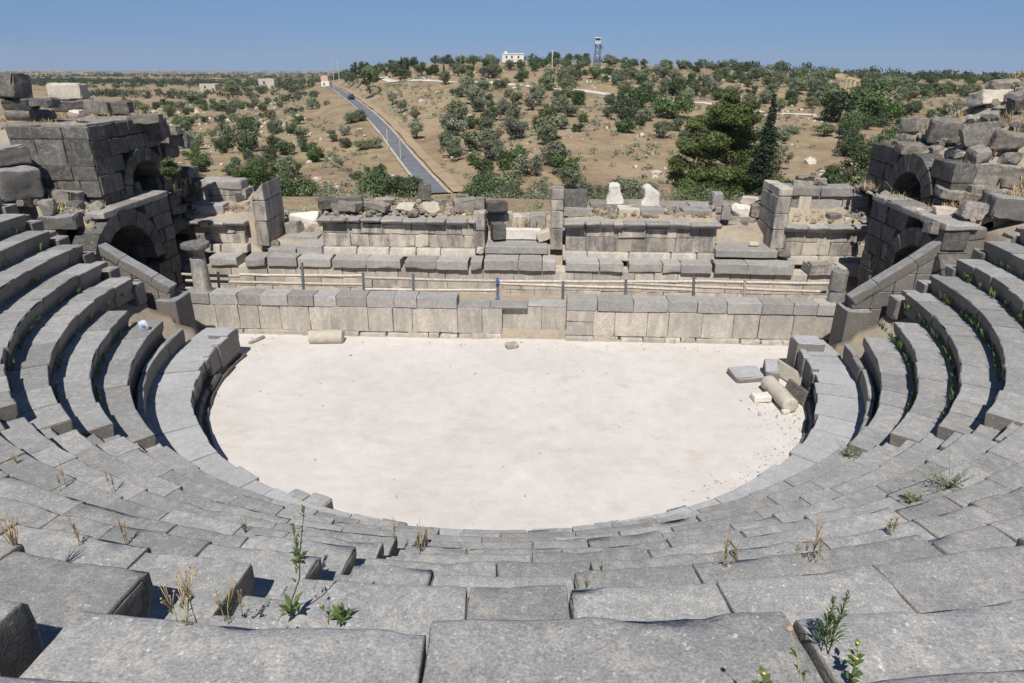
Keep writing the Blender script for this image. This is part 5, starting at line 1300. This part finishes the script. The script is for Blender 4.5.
# ------------------------------------------------------------------ weeds on the seats
bpy.context.view_layer.update(); DG = bpy.context.evaluated_depsgraph_get()
def hit(u, v):
    d = ray(u, v); h, p, n, *_ = S.ray_cast(DG, Vector(CAM), Vector(d).normalized()); return np.array(p[:]) if h else atZ(u, v, 5)
def leafblade(mb, p, q, w, seed=0, bend=.2):
    p, q = np.array(p), np.array(q); d = q-p; s = np.cross(d, [0, 0, 1.]); s = s/(np.linalg.norm(s)+1e-9)*w; m = (p+q)/2+np.array([0, 0, np.linalg.norm(d)*bend])
    mb.add(np.array([p, m-s*.5, q, m+s*.5, p+(m-p)*.5-s*.35, p+(m-p)*.5+s*.35]), [(0, 4, 1, 3), (0, 3, 5), (1, 2, 3)])
def weed(label, u, v, hpx, kind, lean=(0, 0), n=1, seed=1, name='weed', spread=.03):
    r_ = random.Random(seed); p = hit(u, v); k = np.linalg.norm(p-CAM)/f_px; H = hpx*k
    t = empty(name, p); tag(t, label, 'weed'); lf, fl = MB(), MB(); SM = M['dry'] if kind in ('head', 'seed', 'grass') and 'green' not in label else M['sage'] if kind == 'bushy' else M['weed']
    for i in range(n):
        b = p+np.array([r_.gauss(0, spread), r_.gauss(0, spread), -.01]); h = H*(1 if i == 0 else r_.uniform(.5, .95))
        ln = np.array([lean[0]+r_.gauss(0, .08), r_.gauss(0, .08), 1.]); pts = [b]
        for j in range(1, 6): pts.append(b+ln*h*j/5+np.array([r_.gauss(0, .012)*h, r_.gauss(0, .012)*h, 0])+np.array([lean[1]*h*(j/5)**2, 0, 0]))
        P, F = tube(pts, [.0028*(H/.35)**.5*x for x in (1.2, 1, .9, .8, .6, .4)], 5); st = MB().add(P, F)
        top = pts[-1]
        if kind == 'leafy':
            for j in range(9):
                f = .03+.3*r_.random(); c = b+ln*h*f*.4; a = r_.uniform(0, 6.28); L = .09*r_.uniform(.6, 1.2)
                leafblade(lf, c, c+np.array([math.cos(a)*L, math.sin(a)*L, L*.7]), .035)
            for j in range(34):
                f = r_.uniform(.35, 1); c = b+ln*h*f; a = r_.uniform(0, 6.28); L = .025; leafblade(lf, c, c+np.array([math.cos(a)*L, math.sin(a)*L, L]), .012)
        if kind == 'spiky':
            for j in range(90):
                f = r_.uniform(.12, 1); c = b+ln*h*f; a = r_.uniform(0, 6.28); L = H*.17*(1.15-f); leafblade(lf, c, c+np.array([math.cos(a)*L, math.sin(a)*L, L*1.1]), .006)
        if kind in ('head', 'seed'):
            m = 1 if kind == 'head' else 7
            for j in range(m):
                c = top if m == 1 else b+(top-b)*r_.uniform(.45, 1)+np.array([r_.gauss(0, .02), r_.gauss(0, .02), 0])
                V, F = ico(2); s = (.011 if m == 1 else .0055); V = V*s*np.array([1, 1, .9]); V = V+nz(V, 90, j)*s*.3; MB().add(V+c, F).build('seed_head', M['dryflower'], t)
                if m > 1: P, F = tube([b+(top-b)*.4, c], .0016, 4); st.add(P, F)
            for j in range(5):
                c = b+ln*h*r_.uniform(.05, .6); a = r_.uniform(0, 6.28); leafblade(lf, c, c+np.array([math.cos(a)*.03, math.sin(a)*.03, .02]), .012)
        if kind == 'grass':
            for j in range(14):
                a = r_.uniform(0, 6.28); L = h*r_.uniform(.5, 1); leafblade(lf, b, b+np.array([math.cos(a)*L*.35, math.sin(a)*L*.35, L]), .007, bend=.1)
        if kind == 'flower':
            for j in range(10):
                c = b+ln*h*r_.uniform(.2, .95); a = r_.uniform(0, 6.28); leafblade(lf, c, c+np.array([math.cos(a)*.035, math.sin(a)*.035, .02]), .022)
            for j in range(6):
                a = j*1.05; leafblade(fl, top, top+np.array([math.cos(a)*.008, math.sin(a)*.008, .008]), .005)
            fl.build('flower_head', M['yellow'], t); fl = MB()
        if kind == 'bushy':
            for j in range(26):
                a = r_.uniform(0, 6.28); L = H*r_.uniform(.4, 1.2); e = b+np.array([math.cos(a)*L, math.sin(a)*L*.7, H*r_.uniform(.2, 1)]); P, F = tube([b, (b+e)/2+np.array([0, 0, .02]), e], .003, 4); st.add(P, F)
                for m in range(7):
                    c = b+(e-b)*r_.uniform(.25, 1); a2 = r_.uniform(0, 6.28); leafblade(lf, c, c+np.array([math.cos(a2)*.035, math.sin(a2)*.035, .03]), .014)
        st.build('stem', SM, t)
    if lf.n: lf.build('leaves', M['sage'] if kind == 'bushy' else M['dry'] if kind == 'grass' and 'green' not in label else M['weed'], t, smooth=False)
    if fl.n: fl.build('flower_heads', M['yellow'] if kind == 'flower' else M['dryflower'], t)
WD = [('tallest leafy green weed with broad leaves at its foot, rising above the front blocks', 288, 622, 140, 'leafy', (.3, .0), 1), ('dry weed with round seed heads in front of the dark row end at the left', 190, 622, 62, 'seed', (0, 0), 4), ('thin dry weed with seed heads right of the dark gap at the left', 231, 618, 48, 'seed', (0, 0), 3),
 ('spiky dark green weed on the front right blocks', 824, 655, 70, 'spiky', (0, 0), 2), ('bent brown stalk with a single dry flower head at the front right', 800, 690, 82, 'head', (-.35, .0), 1), ('small green weed with a yellow flower at the front right', 851, 684, 42, 'flower', (0, 0), 2), ('tiny leafy green weed at the bottom edge right of the middle', 771, 688, 26, 'flower', (0, 0), 1),
 ('thin leaning stalk between the front blocks', 322, 625, 40, 'head', (-.2, 0), 1), ('small leafy green sprout beside the leaning stalk', 334, 626, 20, 'leafy', (0, 0), 1), ('dry grass tuft on the left foreground rows', 18, 548, 40, 'grass', (0, 0), 2), ('dry weed standing left of the stacked rows', 82, 545, 34, 'seed', (0, 0), 2),
 ('pale dry weed in the left middle rows', 130, 545, 36, 'seed', (0, 0), 2), ('green grass sprig on the left rows near the tall leafy weed', 245, 535, 20, 'grass', (0, 0), 1), ('bushy green and dry weed beside the row ends in the foreground', 302, 560, 40, 'leafy', (0, 0), 2), ('thin dry weed above the orchestra edge left of the middle', 396, 540, 30, 'seed', (0, 0), 2),
 ('loose dry weed at the orchestra edge in the middle', 424, 552, 44, 'seed', (0, 0), 4), ('short green tuft on the middle foreground blocks', 583, 592, 11, 'grass', (0, 0), 1), ('small green sprig on the middle foreground blocks', 601, 572, 11, 'grass', (0, 0), 1), ('tan dry weed on the right foreground rows', 724, 566, 40, 'seed', (0, 0), 4),
 ('tall tan dry weed right of the middle of the foreground', 816, 558, 52, 'seed', (0, 0), 3), ('sparse reddish dry weed on the right rows', 890, 535, 30, 'seed', (0, 0), 4), ('small dry stalks near the right foreground joint', 803, 560, 24, 'seed', (0, 0), 2), ('sprawling grey green thorny weed on the right hand seats', 950, 488, 26, 'bushy', (0, 0), 1), ('low creeping green weed left of the thorny one on the right hand seats', 912, 502, 10, 'bushy', (0, 0), 1),
 ('green leafy weed at the foot of the right stairway', 848, 456, 14, 'bushy', (0, 0), 1), ('small dry tuft at the left end of the foreground rows', 16, 464, 12, 'grass', (0, 0), 2), ('dry seedling on the rows below the left stairway', 65, 488, 28, 'seed', (0, 0), 2), ('faint dry weed on the steps below the left stairway', 112, 492, 34, 'seed', (0, 0), 2)]
for i, (lab, u, v, h, k, ln, n) in enumerate(WD): weed(lab, u, v, h, k, ln, n, seed=700+i)
# tufts of green weed along the seat risers, and dry grass over the rubble: uncountable
mb = MB(); mbd = MB()
for k in range(2, 9):
    r, z = ROWS[k]
    for s in (-1, 1):
        for _ in range(44 if s > 0 else 14):
            a = s*R(rnd.uniform(50, 88)); q = pol(r-.03, a); c = np.array([q[0], q[1], z-.44])
            for j in range(7):
                b = rnd.uniform(0, 6.28); L = rnd.uniform(.06, .26); leafblade(mb, c, c+np.array([math.cos(b)*L*.5, math.sin(b)*L*.5, L]), .03)
tag(mb.build('riser_weeds', M['weed'], smooth=False), kind='stuff')
for _ in range(1500):
    s = rnd.choice((-1, 1, 1)); x = s*rnd.uniform(12.8, 19); y = rnd.uniform(1, 9)
    if noise.noise(Vector((x*.6, y*.6, 2))) < -.05: continue
    c = np.array([x, y, float(zsurf(x, y))])
    for j in range(9):
        b = rnd.uniform(0, 6.28); L = rnd.uniform(.1, .38); leafblade(mbd, c, c+np.array([math.cos(b)*L*.5, math.sin(b)*L*.5, L]), .02, bend=.05)
for (u0, u1, v0, v1, Y0, Y1, n) in ((322, 475, 201, 216, 7.6, 9.4, 60), (590, 712, 210, 219, 7.7, 8.4, 90), (792, 868, 214, 223, 7.6, 8.3, 60), (718, 772, 208, 238, 8.6, 10, 60), (280, 325, 212, 238, 8.6, 10.5, 60), (186, 262, 206, 214, 7.8, 8.2, 70), (486, 550, 222, 236, 8.2, 8.5, 40)):
    for _ in range(n):
        Y = rnd.uniform(Y0, Y1); c = atY(rnd.uniform(u0, u1), v1+(v0-v1)*(Y-Y0)/(Y1-Y0), Y)
        for j in range(8):
            b = rnd.uniform(0, 6.28); L = rnd.uniform(.08, .26); leafblade(mbd, c, c+np.array([math.cos(b)*L*.5, math.sin(b)*L*.5, L]), .02, bend=.05)
tag(mbd.build('dry_grass', M['dry'], smooth=False), kind='stuff')
# ------------------------------------------------------------------ light, sky, camera
SUN_EL, SUN_AZ = 55., 3.   # sun behind the camera, a little to the left
sd = Vector((-math.sin(R(SUN_AZ))*math.cos(R(SUN_EL)), -math.cos(R(SUN_AZ))*math.cos(R(SUN_EL)), math.sin(R(SUN_EL))))
L = bpy.data.lights.new('sun', 'SUN'); L.energy = 4.2; L.angle = R(.5); L.color = (1, .95, .88)
so = bpy.data.objects.new('sun', L); COL.objects.link(so); so.rotation_euler = sd.to_track_quat('Z', 'Y').to_euler(); so.location = (0, 0, 60)
w = bpy.data.worlds.new('World'); S.world = w; w.use_nodes = True; nt = w.node_tree
sky = nt.nodes.new('ShaderNodeTexSky'); sky.sky_type = 'NISHITA'; sky.sun_disc = False
sky.sun_elevation = R(SUN_EL); sky.sun_rotation = math.atan2(sd.x, sd.y); sky.altitude = 6500; sky.air_density = 1.0; sky.dust_density = .7; sky.ozone_density = 4.2
mp = nt.nodes.new('ShaderNodeMapping'); tc = nt.nodes.new('ShaderNodeTexCoord'); nt.links.new(tc.outputs['Generated'], mp.inputs[0]); mp.inputs['Location'].default_value = (0, 0, .05); mp.inputs['Scale'].default_value = (1, 1, .22)
nrm_ = nt.nodes.new('ShaderNodeVectorMath'); nrm_.operation = 'NORMALIZE'; nt.links.new(mp.outputs[0], nrm_.inputs[0]); nt.links.new(nrm_.outputs[0], sky.inputs[0])
nt.links.new(sky.outputs[0], nt.nodes['Background'].inputs[0]); nt.nodes['Background'].inputs[1].default_value = .061
HV = [(x, y, z) for z in (-115, 75) for x, y in ((-6700, -6700), (6700, -6700), (6700, 6700), (-6700, 6700))]
hm = bpy.data.meshes.new('haze'); hm.from_pydata(HV, [], [(3, 2, 1, 0), (4, 5, 6, 7), (0, 1, 5, 4), (1, 2, 6, 5), (2, 3, 7, 6), (3, 0, 4, 7)]); hm.update()
mh = bpy.data.materials.new('haze'); mh.use_nodes = True; ht = mh.node_tree; ht.nodes.remove(ht.nodes['Principled BSDF'])
pv = ht.nodes.new('ShaderNodeVolumePrincipled'); pv.inputs['Color'].default_value = (.72, .80, .92, 1); pv.inputs['Density'].default_value = .00011
ht.links.new(pv.outputs[0], ht.nodes['Material Output'].inputs['Volume']); hm.materials.append(mh)
ho = bpy.data.objects.new('haze', hm); COL.objects.link(ho); tag(ho, kind='stuff')
cam = bpy.data.cameras.new('camera'); co = bpy.data.objects.new('camera', cam); COL.objects.link(co); S.camera = co
cam.sensor_width = 36; cam.lens = f_px/1024*36; cam.clip_start = .05; cam.clip_end = 20000
mw = Matrix(((RT[0], UP[0], -FW[0], CAM[0]), (RT[1], UP[1], -FW[1], CAM[1]), (RT[2], UP[2], -FW[2], CAM[2]), (0, 0, 0, 1))); co.matrix_world = mw
S.view_settings.view_transform = 'Standard'; S.view_settings.look = 'None'; S.view_settings.exposure = 0.24; S.view_settings.gamma = 1
S.cycles.max_bounces = 6
